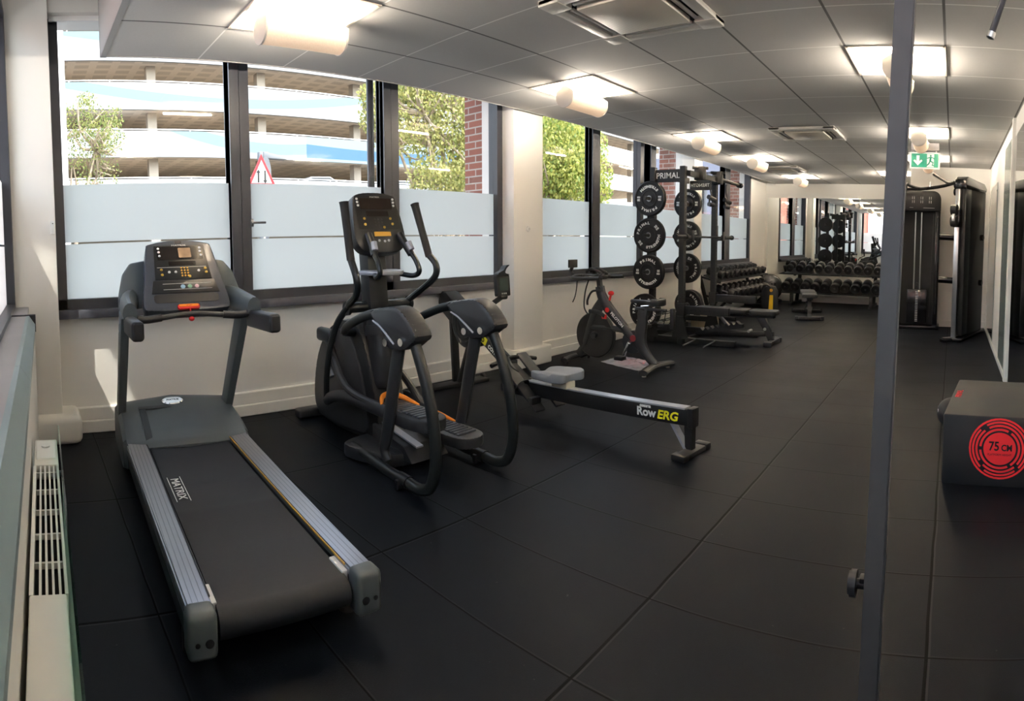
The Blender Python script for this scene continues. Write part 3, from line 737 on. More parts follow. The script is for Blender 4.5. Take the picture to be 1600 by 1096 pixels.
# red building beyond the side window (shows in the mirror)
mat('red_render', (0.62, 0.20, 0.14), 0.8, noise=0.06)
t = Thing('red_building', 'red rendered building with white bays outside the side window', 'building', (-2, -14, -0.25))
t.part('wall', MB().box((-16, -18, -0.25), (10, -14, 6)), 'red_render', smooth=False)
for x in (-5.8, -2.2, 1.4): t.part('white_bay', MB().box((x, -14.02, -0.25), (x + 1.4, -13.9, 6)), 'post_white', smooth=False)
for x in (-7.6, -4.0, -0.4): t.part('window', MB().box((x, -14.02, 2.2), (x + 1.2, -13.95, 3.6)), 'car_glass', smooth=False)

# traffic sign, a second sign seen from behind, a street lamp
mat('sign_red', (0.36, 0.012, 0.018), 0.4); mat('sign_face', (0.36, 0.36, 0.35), 0.4); mat('sign_black', (0.01, 0.01, 0.01), 0.5); mat('galv', (0.13, 0.14, 0.15), 0.5)
sx = -12.0
t = Thing('traffic_sign', 'red triangular two way traffic warning sign outside the window', 'traffic sign', (sx, 5.07, -0.25))
tri = [(4.73, 2.57), (5.41, 2.57), (5.07, 3.27)]
def shr(P, k):
    cx = sum(p[0] for p in P) / 3; cz = sum(p[1] for p in P) / 3
    return [(cx + (p[0] - cx) * k, cz + (p[1] - cz) * k) for p in P]
t.part('border', MB().prism(tri, sx, sx + 0.02, 'x'), 'sign_red', smooth=False)
t.part('face', MB().prism(shr(tri, 0.72), sx + 0.02, sx + 0.026, 'x'), 'sign_face', smooth=False)
ar = MB()
for yc, s in ((4.99, 1), (5.15, -1)):
    zc = 2.78
    P = [(yc - 0.018, zc - s * 0.13), (yc + 0.018, zc - s * 0.13), (yc + 0.018, zc + s * 0.08), (yc + 0.05, zc + s * 0.08), (yc, zc + s * 0.15), (yc - 0.05, zc + s * 0.08), (yc - 0.018, zc + s * 0.08)]
    ar.prism(P, sx + 0.026, sx + 0.032, 'x')
t.part('arrows', ar, 'sign_black', smooth=False)
t.part('pole', MB().cyl((sx - 0.05, 5.07, -0.25), (sx - 0.05, 5.07, 3.2), 0.04), 'galv')
t = Thing('round_sign', 'grey back of a round road sign behind the red triangle', 'traffic sign', (sx - 0.8, 5.55, -0.25))
Mx = Matrix.Translation((sx - 0.8, 5.55, 2.95)) @ Matrix.Rotation(0.9, 4, 'Z') @ Matrix.Rotation(PI / 2, 4, 'Y')
t.part('plate', MB().lathe([(0, -0.01), (0.39, -0.01), (0.39, 0.01), (0, 0.01)], Mx, 32), 'galv')
t.part('pole', MB().cyl((sx - 0.86, 5.55, -0.25), (sx - 0.86, 5.55, 3.3), 0.04), 'galv')
t = Thing('street_lamp', 'grey street lamp head above the red triangle sign', 'street lamp', (-16.0, 6.6, -0.25))
t.part('pole', MB().cyl((-16, 6.72, -0.25), (-16, 6.72, 3.85), 0.05), 'galv')
t.part('lamp_head', MB().rbox((-16.1, 6.66, 3.72), (-15.9, 7.0, 3.98), 0.05).prism([(6.8, 3.97), (7.45, 3.86), (7.55, 3.76), (6.8, 3.78)], -16.12, -15.88, 'x', bev=0.02), 'galv')

# trees
mat('bark', (0.30, 0.24, 0.17), 0.9, noise=0.2, nscale=12)
def leaf_mat(name, c1, c2):
    m = bpy.data.materials.new(name); m.use_nodes = True; nt = m.node_tree; b = nt.nodes['Principled BSDF']; MATS[name] = m
    g = nt.nodes.new('ShaderNodeNewGeometry'); mixn = mixcol(nt, g.outputs['Random Per Island'], c1, c2)
    nt.links.new(mixn, b.inputs['Base Color']); b.inputs['Roughness'].default_value = 0.55
    tl = nt.nodes.new('ShaderNodeBsdfTranslucent'); nt.links.new(mixn, tl.inputs[0])
    ms = nt.nodes.new('ShaderNodeMixShader'); ms.inputs[0].default_value = 0.45
    nt.links.new(b.outputs[0], ms.inputs[1]); nt.links.new(tl.outputs[0], ms.inputs[2]); nt.links.new(ms.outputs[0], nt.nodes['Material Output'].inputs[0])
leaf_mat('leaf_olive', (0.16, 0.20, 0.05), (0.50, 0.46, 0.16))
leaf_mat('leaf_green', (0.10, 0.16, 0.035), (0.34, 0.33, 0.10))
leaf_mat('leaf_bright', (0.14, 0.23, 0.04), (0.58, 0.55, 0.15))
def tree(name, base, blobs, nleaf, size, leafmat, label, stems, rnd, branch_n=26):
    R = random.Random(rnd)
    t = Thing(name, label, 'tree', base)
    tr = MB()
    B = Vector(base)
    ends = []
    for (sx_, sy_, sz_, r_) in stems:
        e = B + Vector((sx_, sy_, sz_)); mid = (B + e) / 2 + Vector((R.uniform(-.2, .2), R.uniform(-.2, .2), 0))
        tr.tube([B + Vector((R.uniform(-.1, .1), R.uniform(-.1, .1), 0)), mid, e], [r_, r_ * 0.75, r_ * 0.35], 7); ends += [mid, e]
    for k in range(branch_n):
        c, rad = R.choice(blobs)[:2]
        tgt = Vector(c) + Vector((R.gauss(0, .45), R.gauss(0, .45), R.gauss(0, .45))) * rad[0] if isinstance(rad, tuple) else Vector(c) + Vector((R.gauss(0, .5) * rad, R.gauss(0, .5) * rad, R.gauss(0, .5) * rad))
        s = min(ends, key=lambda e: (e - tgt).length + R.uniform(0, .6))
        tr.tube([s, (s + tgt) / 2 + Vector((R.uniform(-.15, .15), R.uniform(-.15, .15), -0.1)), tgt], [0.035, 0.022, 0.008], 5, sub=3)
    t.part('trunk', tr, 'bark')
    lf = MB(); vs, fs = [], []
    for k in range(nleaf):
        c, rad = R.choices(blobs, weights=[b[2] for b in blobs])[0][:2]
        d = Vector((R.gauss(0, 1), R.gauss(0, 1), R.gauss(0, 1))).normalized() * (R.random() ** 0.42) * rad
        p = Vector(c) + d
        s = size * R.uniform(0.6, 1.3)
        rot = Euler((R.uniform(0, 2 * PI), R.uniform(0, 2 * PI), R.uniform(0, 2 * PI))).to_matrix()
        i = len(vs)
        for q in ((-.5, 0, 0), (0, .28, .06), (.5, 0, 0), (0, -.28, .06)): vs.append(p + rot @ (Vector(q) * s))
        fs.append((i, i + 1, i + 2, i + 3))
    me = bpy.data.meshes.new('foliage'); me.from_pydata([tuple(v - Vector(base)) for v in vs], [], fs); me.materials.append(MATS[leafmat])
    o = bpy.data.objects.new('foliage', me); C.objects.link(o); o.parent = t.o
def at(u, v, x):
    th = (u - CX) / F; d = (math.sin(th), -(v - CY) / F, math.cos(th))
    r = [sum(RW[i][k] * d[k] for k in range(3)) for i in range(3)]
    k = x / r[0]
    return Vector((x, r[1] * k, CAMH + r[2] * k))
X1 = -11.0
bl = [(at(u, v, X1 + dx), rad, wt) for u, v, rad, wt, dx in ((140, 195, .42, 3, 0), (165, 215, .38, 3, .2), (115, 210, .30, 1, .1), (135, 160, .22, 1, 0), (175, 185, .25, 1.2, -.2), (120, 250, .28, 1, 0), (155, 235, .34, 1, .2), (105, 175, .2, .5, 0), (140, 275, .3, 0.6, 0), (170, 272, .3, .5, 0))]
tree('small_tree', (X1, at(110, 300, X1).y, -0.25), bl, 2600, 0.052, 'leaf_green', 'small sparse green tree outside beyond the treadmill console', [(0, .1, 2.6, .05), (.1, .5, 3.4, .04), (-.1, -.2, 3.6, .03)], 3, 40)
X2 = -10.0
bl = [(at(u, v, X2 + dx), rad, wt) for u, v, rad, wt, dx in ((640, 160, .7, 2, 0), (700, 170, .75, 2, .3), (745, 200, .6, 2, .4), (620, 210, .55, 1.4, 0), (680, 225, .7, 1.6, .1), (730, 250, .65, 2, .3), (670, 280, .5, 1.2, .4), (710, 290, .55, 2, .5), (590, 150, .38, .8, -.2), (585, 185, .35, .8, 0), (575, 150, .25, .3, 0), (650, 130, .6, 1.5, 0), (720, 140, .6, 1.4, 0), (760, 160, .5, 1, .2), (745, 285, .5, 1.3, 0), (690, 120, .7, 1, 0))]
tree('large_tree', (X2, at(700, 330, X2).y, -0.25), bl, 15000, 0.085, 'leaf_olive', 'large multi stemmed olive green tree behind the elliptical window', [(0, -1.4, 3.6, .07), (.1, -.7, 4.0, .07), (-.1, -.2, 4.2, .08), (.1, .4, 4.2, .07), (.2, .9, 4.0, .06), (0, -1.0, 2.8, .05), (0, .2, 3.4, .05), (.1, -.45, 3.9, .05), (.3, .6, 4.3, .05), (.3, -.1, 4.4, .05), (.3, -.9, 4.2, .05), (.4, 1.2, 4.2, .05)], 5, 110)
X3 = -9.0
bl = [(at(u, v, X3 + dx), rad, wt) for u, v, rad, wt, dx in ((870, 200, .8, 2, 0), (890, 230, .8, 2, .3), (865, 260, .8, 2, .2), (895, 285, .7, 2, .4), (915, 230, .6, 1.2, .2), (925, 270, .55, 1, .3), (860, 300, .6, 1.4, 0), (935, 300, .4, .5, .3), (850, 230, .7, 1, 0))]
tree('leafy_tree', (X3, at(880, 330, X3).y, -0.25), bl, 13000, 0.10, 'leaf_bright', 'bright yellow green tree filling the first pane behind the spin bike', [(0, -.6, 2.8, .07), (0, .3, 3.2, .08), (.1, .9, 3.0, .06)], 9, 40)
bl = [(at(u, v, -30), rad, wt) for u, v, rad, wt in ((600, 250, 1.6, 1), (560, 130, 1.5, 1), (640, 200, 2.0, 1), (700, 190, 2.2, 1))]
# a planted shrub right outside, its shapes show on the frosted film
X5 = -4.9
R = random.Random(4)
t = Thing('garden_shrub', 'thin shrub standing close outside the frosted pane behind the exercise bike', 'shrub', (X5, at(872, 390, X5).y, -0.25))
p0 = at(874, 372, -4.62)
sh = MB()
for du, dv, r_ in ((-4, -45, .012), (18, -62, .012), (30, -50, .008), (-2, 30, .014), (6, 40, .014)):
    sh.tube([p0 + Vector((-.2, 0, -.05)), (p0 + at(874 + du, 372 + dv, -4.66)) / 2 + Vector((-.1, .02, 0)), at(874 + du, 372 + dv, -4.66)], [r_, r_ * .8, r_ * .4], 6)
sh.tube([(X5, p0.y, -0.25), p0 + Vector((-.2, 0, -.05))], .018, 6)
t.part('stem', sh, 'bark')
lv = MB()
for u, v, du, dv in ((858, 330, 22, -14), (868, 325, 26, -20), (880, 318, 18, -22), (888, 322, 22, -10), (905, 330, 26, -12), (975, 408, -20, 14), (968, 405, 8, 14)):
    a_, b_ = at(u, v, -4.62), at(u + du, v + dv, -4.62); n_ = Vector((0, 0, 1)).cross(b_ - a_).normalized() * .0 + Vector((.02, .01, .03)); m_ = (a_ + b_) / 2
    lv.add([a_, m_ + n_, b_, m_ - n_], [(0, 1, 2, 3)])
t.part('foliage', lv, 'leaf_green', smooth=False)

# ---------------------------------------------------------------- treadmill (own coordinates: x from the rear roller to the hood, y to the user's left)
mat('tread_grey', (0.066, 0.078, 0.085), 0.42, noise=0.04, nscale=6)
mat('tread_dark', (0.028, 0.032, 0.036), 0.5)
mat('belt_black', (0.0075, 0.0088, 0.0125), 0.62, noise=0.1, nscale=60, bump=0.15, bscale=500)
mat('black_plastic', (0.012, 0.012, 0.014), 0.42)
mat('charcoal_plastic', (0.016, 0.017, 0.020), 0.45)
mat('console_frame', (0.035, 0.040, 0.052), 0.35, coat=0.2)
mat('console_face', (0.009, 0.009, 0.0095), 0.35)
mat('screen_dark', (0.012, 0.008, 0.007), 0.12)
mat('screen_amber', (0.36, 0.22, 0.12), 0.3, noise=0.3, nscale=14)
mat('button_white', (0.55, 0.55, 0.55), 0.4)
mat('button_gold', (0.42, 0.26, 0.04), 0.4)
mat('button_blue', (0.25, 0.42, 0.55), 0.4); mat('button_green', (0.22, 0.40, 0.25), 0.4); mat('button_pink', (0.62, 0.40, 0.42), 0.4)
mat('orange_plastic', (0.85, 0.25, 0.02), 0.4)
mat('red_plastic', (0.62, 0.02, 0.02), 0.35)
mat('print_white', (0.80, 0.80, 0.78), 0.5)
mat('chrome', (0.75, 0.76, 0.78), 0.16, 1.0)
mat('yellow_strip', (0.62, 0.33, 0.05), 0.4)
# ribbed aluminium side rail: grooves run along the rail
m, nt, b = nodes_of('ribbed_rail'); MATS['ribbed_rail'] = m
tc = nt.nodes.new('ShaderNodeTexCoord'); sp = nt.nodes.new('ShaderNodeSeparateXYZ'); nt.links.new(tc.outputs['Object'], sp.inputs[0])
l1 = line_mask(nt, sp.outputs[1], 0.0, 0.019, 0.003)
nt.links.new(mixcol(nt, l1, (0.30, 0.31, 0.34), (0.17, 0.18, 0.20)), b.inputs['Base Color'])
b.inputs['Roughness'].default_value = 0.30; b.inputs['Metallic'].default_value = 0.75
bp = nt.nodes.new('ShaderNodeBump'); bp.inputs['Strength'].default_value = 0.6; bp.inputs['Distance'].default_value = 0.004
nt.links.new(mth(nt, 'SUBTRACT', 1.0, l1), bp.inputs['Height']); nt.links.new(bp.outputs[0], b.inputs['Normal'])

TA = 0.068
t = Thing('treadmill', 'grey treadmill with wide black belt and ribbed silver side rails', 'treadmill', (-1.73, 0.77, 0), PI - TA, world=False)
for s, nm in ((1, 'left'), (-1, 'right')):
    out0, out1, inn = 0.325, 0.355, 0.243
    rail = MB().add([(-0.02, s * inn, 0.222), (1.56, s * inn, 0.222), (1.56, s * out1, 0.222), (-0.02, s * out0, 0.222),
                     (-0.02, s * inn, 0.19), (1.56, s * inn, 0.19), (1.56, s * out1 * 1.015, 0.195), (-0.02, s * out0 * 1.02, 0.195)],
                    [(0, 1, 2, 3), (4, 7, 6, 5), (0, 4, 5, 1), (1, 5, 6, 2), (2, 6, 7, 3), (3, 7, 4, 0)])
    bmesh.ops.bevel(rail.bm, geom=rail.bm.edges[:], offset=0.006, segments=2, affect='EDGES')
    t.part('side_rail', rail, 'ribbed_rail')
    fr = MB().add([(-0.05, s * 0.255, 0.19), (1.7, s * 0.255, 0.19), (1.7, s * 0.362, 0.19), (-0.05, s * 0.332, 0.19),
                   (0.05, s * 0.265, 0.075), (1.7, s * 0.265, 0.06), (1.7, s * 0.345, 0.06), (0.05, s * 0.318, 0.075)],
                  [(0, 1, 2, 3), (4, 7, 6, 5), (0, 4, 5, 1), (1, 5, 6, 2), (2, 6, 7, 3), (3, 7, 4, 0)])
    t.part('side_frame', fr, 'tread_dark')
    cap = MB().rbox((-0.085, s * 0.238, 0.075), (0.0, s * 0.336, 0.228), 0.022, 3)
    cp = t.part('end_cap', cap, 'tread_grey')
    hole = MB()
    for yy, r in ((0.268, 0.014), (0.306, 0.008)): hole.cyl((-0.087, s * yy, 0.135), (-0.080, s * yy, 0.135), r, n=14)
    t.part('screw_hole', hole, 'black_plastic', cp)
    t.part('belt_guide', MB().rbox((0.0, s * 0.222, 0.165), (0.11, s * 0.246, 0.207), 0.005), 'tile_trim')
    t.part('edge_strip', MB().box((0.02, s * 0.2405, 0.215), (1.55, s * 0.2435, 0.2225)), 'yellow_strip' if s < 0 else 'tread_dark', smooth=False)
    t.part('foot', MB().cyl((0.10, s * 0.29, 0.0), (0.10, s * 0.29, 0.08), 0.032, n=16).cyl((1.9, s * 0.30, 0.0), (1.9, s * 0.30, 0.08), 0.032, n=16), 'black_plastic')
# belt
pf = []
for k in range(9): pf.append((-0.01 - 0.052 * math.sin(PI * k / 8), 0.148 + 0.052 * math.cos(PI * k / 8)))
pf += [(1.62, 0.10), (1.62, 0.205), (1.2, 0.201), (0.95, 0.2005), (0.93, 0.2025), (0.91, 0.2005), (0.68, 0.2005), (0.66, 0.2025), (0.64, 0.2005), (0.3, 0.2005)]
bl_ = t.part('belt', MB().prism(pf, -0.228, 0.228, 'y'), 'belt_black')
tx = MB()
M = frame((0.905, 0.176, 0.2025), (-1, 0, 0), (0, -1, 0))
text_mesh('MATRIX', 0.058, M, tx, sx=1.15)
tx.box((0.765, 0.176 + 0.029, 0.2012), (1.045, 0.176 + 0.032, 0.2028)).box((0.765, 0.176 - 0.034, 0.2012), (1.045, 0.176 - 0.031, 0.2028))
t.part('lettering', tx, 'print_white', bl_, smooth=False)
# motor hood
hp = [(1.48, 0.205), (1.56, 0.245), (1.72, 0.295), (1.92, 0.325), (2.06, 0.325), (2.14, 0.28), (2.16, 0.12), (2.12, 0.06), (1.60, 0.06), (1.50, 0.10)]
hood = MB()
secs = [(-0.375, 0.86, 0.05), (-0.355, 0.96, 0.015), (-0.26, 1.0, 0), (0, 1.09, -0.03), (0.26, 1.0, 0), (0.355, 0.96, 0.015), (0.375, 0.86, 0.05)]
rows = []
for yy, k, du in secs: rows.append([hood.bm.verts.new((u + (du if u < 1.55 else 0), yy, 0.06 + (z - 0.06) * k)) for u, z in spline(hp, 3)])
for a_, b_ in zip(rows, rows[1:]):
    n = len(a_)
    for i in range(n): hood.bm.faces.new((a_[i], a_[(i + 1) % n], b_[(i + 1) % n], b_[i]))
hood.bm.faces.new(rows[0]); hood.bm.faces.new(rows[-1][::-1])
hd = t.part('motor_hood', hood, 'tread_grey')
t.part('hood_band', MB().prism([(1.50, 0.222), (1.58, 0.266), (1.72, 0.313), (1.86, 0.335), (1.86, 0.33), (1.72, 0.305), (1.58, 0.255), (1.50, 0.210)], 0.205, 0.245, 'y').prism([(1.825, 0.333), (1.865, 0.337), (1.865, 0.325), (1.825, 0.322)], -0.04, 0.245, 'y'), 'tread_dark', hd)
MbR = Matrix.Translation((1.90, 0.02, 0.346)) @ Matrix.Rotation(-0.30, 4, 'Y')
Mb = MbR @ Matrix.Diagonal((0.62, 1.0, 1, 1))
bd = t.part('badge', MB().lathe([(0, 0), (0.07, 0), (0.07, 0.008), (0.062, 0.014), (0, 0.016)], Mb, 32), 'chrome', hd)
tx = MB(); text_mesh('MATRIX', 0.022, MbR @ frame((0, 0, 0.0165), (0, -1, 0), (1, 0, 0)), tx, 0.0006)
t.part('lettering', tx, 'console_frame', bd, smooth=False)
# uprights, arms, console
for s in (1, -1):
    pst = MB()
    Pp = [(2.07, 0.12), (1.97, 0.12), (1.38, 0.93), (1.42, 1.0), (1.52, 1.0)]
    t.part('upright', MB().prism([(2.08, 0.15), (1.96, 0.15), (1.44, 0.95), (1.56, 0.99)], s * 0.322, s * 0.372, 'y', bev=0.008), 'tread_grey')
    t.part('bolt', MB().cyl((1.52, s * 0.372, 0.92), (1.52, s * 0.377, 0.92), 0.012, n=10).cyl((1.56, s * 0.372, 0.865), (1.56, s * 0.377, 0.865), 0.010, n=10), 'chrome')
    arm = MB().tube([(1.66, s * 0.285, 1.03), (1.56, s * 0.315, 1.02), (1.42, s * 0.332, 1.008), (1.26, s * 0.338, 0.998)], [0.070, 0.072, 0.064, 0.056], 14, flat=(0.70, 1.0))
    t.part('arm_shell', arm, 'tread_grey')
    MG = Matrix.Translation((0, s * 0.338, 0.988)) @ Matrix.Rotation(0.04, 4, 'Y')
    gp = MB().rbox((0.93, -0.031, -0.050), (1.33, 0.031, 0.046), 0.018, 3, MG)
    g = t.part('grip', gp, 'charcoal_plastic')
    t.part('grip_end', MB().rbox((0.922, -0.022, -0.040), (0.932, 0.022, 0.036), 0.004, 1, MG), 'black_plastic', g)
    wing = [(s * 0.19, 0.985), (s * 0.37, 0.98), (s * 0.365, 1.06), (s * 0.335, 1.18), (s * 0.285, 1.245), (s * 0.19, 1.26)]
    Mw = Matrix(((1, 0, 0.42, 0), (0, 1, 0, 0), (0, 0, 1, 0), (0, 0, 0, 1)))
    t.part('side_wing', MB().prism(wing, 1.165, 1.215, 'x', Mw, bev=0.012), 'tread_grey')
cb = MB().tube([(1.27, 0.335, 0.972), (1.28, 0.25, 0.958), (1.32, 0.0, 0.975), (1.28, -0.25, 0.958), (1.27, -0.335, 0.972)], 0.015, 10)
hb = t.part('handlebar', cb, 'charcoal_plastic')
for s in (1, -1): t.part('pulse_grip', MB().tube([(1.275, s * 0.30, 0.964), (1.28, s * 0.25, 0.959), (1.294, s * 0.17, 0.965)], 0.021, 12), 'black_plastic', hb)
# console in its own plane: a to the user's right, b up the face, c towards the user
bo = Vector((1.40, 0.0, 0.985)); up = Vector((0.27, 0, 0.375)).normalized()
KM = frame(bo, (0, -1, 0), up)
H = 0.465
def outl(k, e=0.0): return spline([(-0.245 + e, 0.03 + e), (-0.19, 0.0 + e), (0.0, -0.004 + e), (0.19, 0.0 + e), (0.245 - e, 0.03 + e), (0.222 - e, 0.22), (0.198 - e, H - 0.05 - e), (0.165, H - 0.012 - e), (0.0, H + 0.012 - e), (-0.165, H - 0.012 - e), (-0.198 + e, H - 0.05 - e), (-0.222 + e, 0.22)], 4)
cons = t.part('console', MB().prism(outl(0), -0.085, 0.012, 'z', KM, bev=0.01), 'console_frame')
t.part('face_plate', MB().prism([(-0.165, 0.195), (0.165, 0.195), (0.150, H - 0.03), (-0.150, H - 0.03)], 0.010, 0.016, 'z', KM, bev=0.003), 'console_face', cons)
t.part('lower_plate', MB().prism([(-0.195, 0.105), (0.195, 0.105), (0.178, 0.190), (-0.178, 0.190)], 0.010, 0.017, 'z', KM, bev=0.003), 'console_face', cons)
t.part('cup_tray', MB().prism(rrect(-0.185, 0.045, 0.185, 0.10, 0.02), 0.006, 0.0135, 'z', KM), 'black_plastic', cons)
t.part('screen', MB().prism(rrect(-0.135, 0.33, 0.135, 0.425, 0.008), 0.015, 0.0175, 'z', KM).prism(rrect(-0.075, 0.29, 0.085, 0.318, 0.004), 0.015, 0.0175, 'z', KM), 'screen_dark', cons)
t.part('lit_display', MB().prism(rrect(-0.008, 0.343, 0.066, 0.412, 0.006), 0.0173, 0.0182, 'z', KM), 'screen_amber', cons)
def btns(pts, r, m):
    mb = MB()
    for a, b2 in pts: mb.lathe([(0, 0), (r, 0), (r * .9, 0.004), (0, 0.005)], KM @ Matrix.Translation((a, b2, 0.016)), 14)
    t.part('button', mb, m, cons)
btns([(-0.125, 0.41), (-0.124, 0.385), (-0.122, 0.358), (0.122, 0.41), (0.122, 0.385), (0.124, 0.358), (-0.078, 0.245), (-0.040, 0.245), (0.095, 0.25)], 0.008, 'button_white')
btns([(-0.122, 0.262), (-0.120, 0.228), (0.136, 0.265), (0.138, 0.238), (0.038, 0.213)], 0.0085, 'button_gold')
kp = [(x, y_) for x in (-0.005, 0.013, 0.031) for y_ in (0.218, 0.236, 0.254, 0.272)]
btns(kp, 0.0055, 'yellow_strip')
btns([(-0.012, 0.145)], 0.014, 'button_blue'); btns([(0.028, 0.145)], 0.014, 'button_green'); btns([(0.068, 0.145)], 0.013, 'button_pink')
tx = MB(); text_mesh('MATRIX', 0.016, KM @ Matrix.Translation((0, 0.431, 0.0165)), tx, 0.0005, sx=1.5)
tx.prism([(-0.125, 0.128), (0.155, 0.128), (0.155, 0.13), (-0.125, 0.13)], 0.0165, 0.0175, 'z', KM).prism([(-0.125, 0.165), (0.155, 0.165), (0.155, 0.167), (-0.125, 0.167)], 0.0165, 0.0175, 'z', KM)
tx.prism([(-0.145, 0.277), (0.142, 0.277), (0.142, 0.279), (-0.145, 0.279)], 0.0155, 0.0165, 'z', KM)
t.part('lettering', tx, 'lamp_cap', cons, smooth=False)
t.part('webcam_notch', MB().prism(rrect(-0.02, H - 0.018, 0.02, H + 0.002, 0.005), 0.010, 0.0145, 'z', KM), 'black_plastic', cons)
st = t.part('stop_bar', MB().prism(rrect(-0.062, -0.006, 0.062, 0.024, 0.012), 0.012, 0.034, 'z', KM, bev=0.005), 'red_plastic', cons)
t.part('stop_label', MB().prism(rrect(-0.054, 0.006, 0.054, 0.021, 0.006), 0.034, 0.0355, 'z', KM), 'orange_plastic', st)
tx = MB(); text_mesh('STOP', 0.012, KM @ Matrix.Translation((0, 0.012, 0.0362)), tx, 0.0004); t.part('lettering', tx, 'red_plastic', st, smooth=False)
t.part('safety_clip', MB().sphere((1.315, 0.0, 0.948), 0.016, 12, (1, 1, .8)).cyl((1.32, 0, 0.955), (1.345, 0, 1.0), 0.004), 'red_plastic')

# ---------------------------------------------------------------- elliptical trainer
mat('machine_black', (0.010, 0.0105, 0.012), 0.38, noise=0.05, nscale=5)
mat('machine_grey', (0.022, 0.023, 0.026), 0.40)
mat('tube_black', (0.011, 0.013, 0.014), 0.30, noise=0.03)
mat('silver_grey', (0.30, 0.31, 0.35), 0.38, 0.2)
mat('foam_black', (0.010, 0.010, 0.011), 0.75)
t = Thing('elliptical_trainer', 'black elliptical trainer with tall moving handles and orange footplate trim', 'elliptical trainer', (-3.1, 2.13, 0))
sh = spline([(-3.86, 0.12), (-3.85, 0.42), (-3.72, 0.66), (-3.50, 0.80), (-3.27, 0.80), (-3.14, 0.62), (-3.04, 0.30), (-3.02, 0.10), (-3.25, 0.055), (-3.60, 0.045)], 4)
t.part('shroud', MB().prism(sh, 2.02, 2.26, 'y', bev=0.03), 'machine_black')
shd = spline([(-3.80, 0.14), (-3.79, 0.42), (-3.68, 0.62), (-3.50, 0.74), (-3.30, 0.70), (-3.16, 0.40), (-3.12, 0.14), (-3.3, 0.09), (-3.6, 0.08)], 4)
for y0, y1 in ((2.005, 2.03), (2.25, 2.275)): t.part('side_cover', MB().prism(shd, y0, y1, 'y', bev=0.008), 'machine_grey')
t.part('mast_cover', MB().tube([(-3.10, 2.14, 0.40), (-3.105, 2.14, 0.44), (-3.12, 2.14, 0.62), (-3.16, 2.14, 0.76), (-3.18, 2.14, 0.84)], [0.085, 0.10, 0.098, 0.085, 0.075], 18), 'black_plastic')
t.part('mast_collar', MB().tube([(-3.155, 2.14, 0.735), (-3.165, 2.14, 0.80)], 0.098, 18, smooth=False), 'machine_grey')
t.part('mast', MB().beam((-3.20, 2.15, 0.72), (-3.26, 2.15, 1.36), 0.155, 0.12, 0.03, (1, 0, 0)), 'machine_black')
px, pz = -3.22, 0.915
t.part('pivot_tube', MB().cyl((px, 1.94, pz), (px, 2.42, pz), 0.034, n=18).cyl((px, 1.925, pz), (px, 1.945, pz), 0.046, n=20).cyl((px, 2.415, pz), (px, 2.435, pz), 0.046, n=20), 'tube_black')
# moving arms with foam grips
for s, P in ((-1, [(-3.05, 1.86, 1.24), (-2.99, 1.865, 1.12), (-3.02, 1.88, 1.02), (-3.15, 1.91, 0.955), (-3.22, 1.93, 0.915), (-3.34, 1.925, 0.80), (-3.42, 1.91, 0.62), (-3.45, 1.90, 0.44), (-3.46, 1.90, 0.29)]),
             (1, [(-2.99, 2.42, 1.25), (-2.93, 2.43, 1.19), (-2.93, 2.43, 1.12), (-3.02, 2.43, 1.05), (-3.22, 2.42, 0.93), (-3.27, 2.42, 0.86), (-3.36, 2.41, 0.62), (-3.30, 2.40, 0.30)])):
    a_ = t.part('moving_arm', MB().tube(P, 0.022, 10), 'tube_black')
    tip = (-3.10, 1.85, 1.585) if s < 0 else (-3.12, 2.41, 1.585)
    mid = Vector(P[0]) * .5 + Vector(tip) * .5
    t.part('foam_grip', MB().tube([tip, Vector(tip) * .92 + Vector(P[0]) * .08, mid, Vector(P[0]) + Vector((0.005, 0, -.01))], [0.031, 0.027, 0.024, 0.025], 12), 'foam_black', a_)
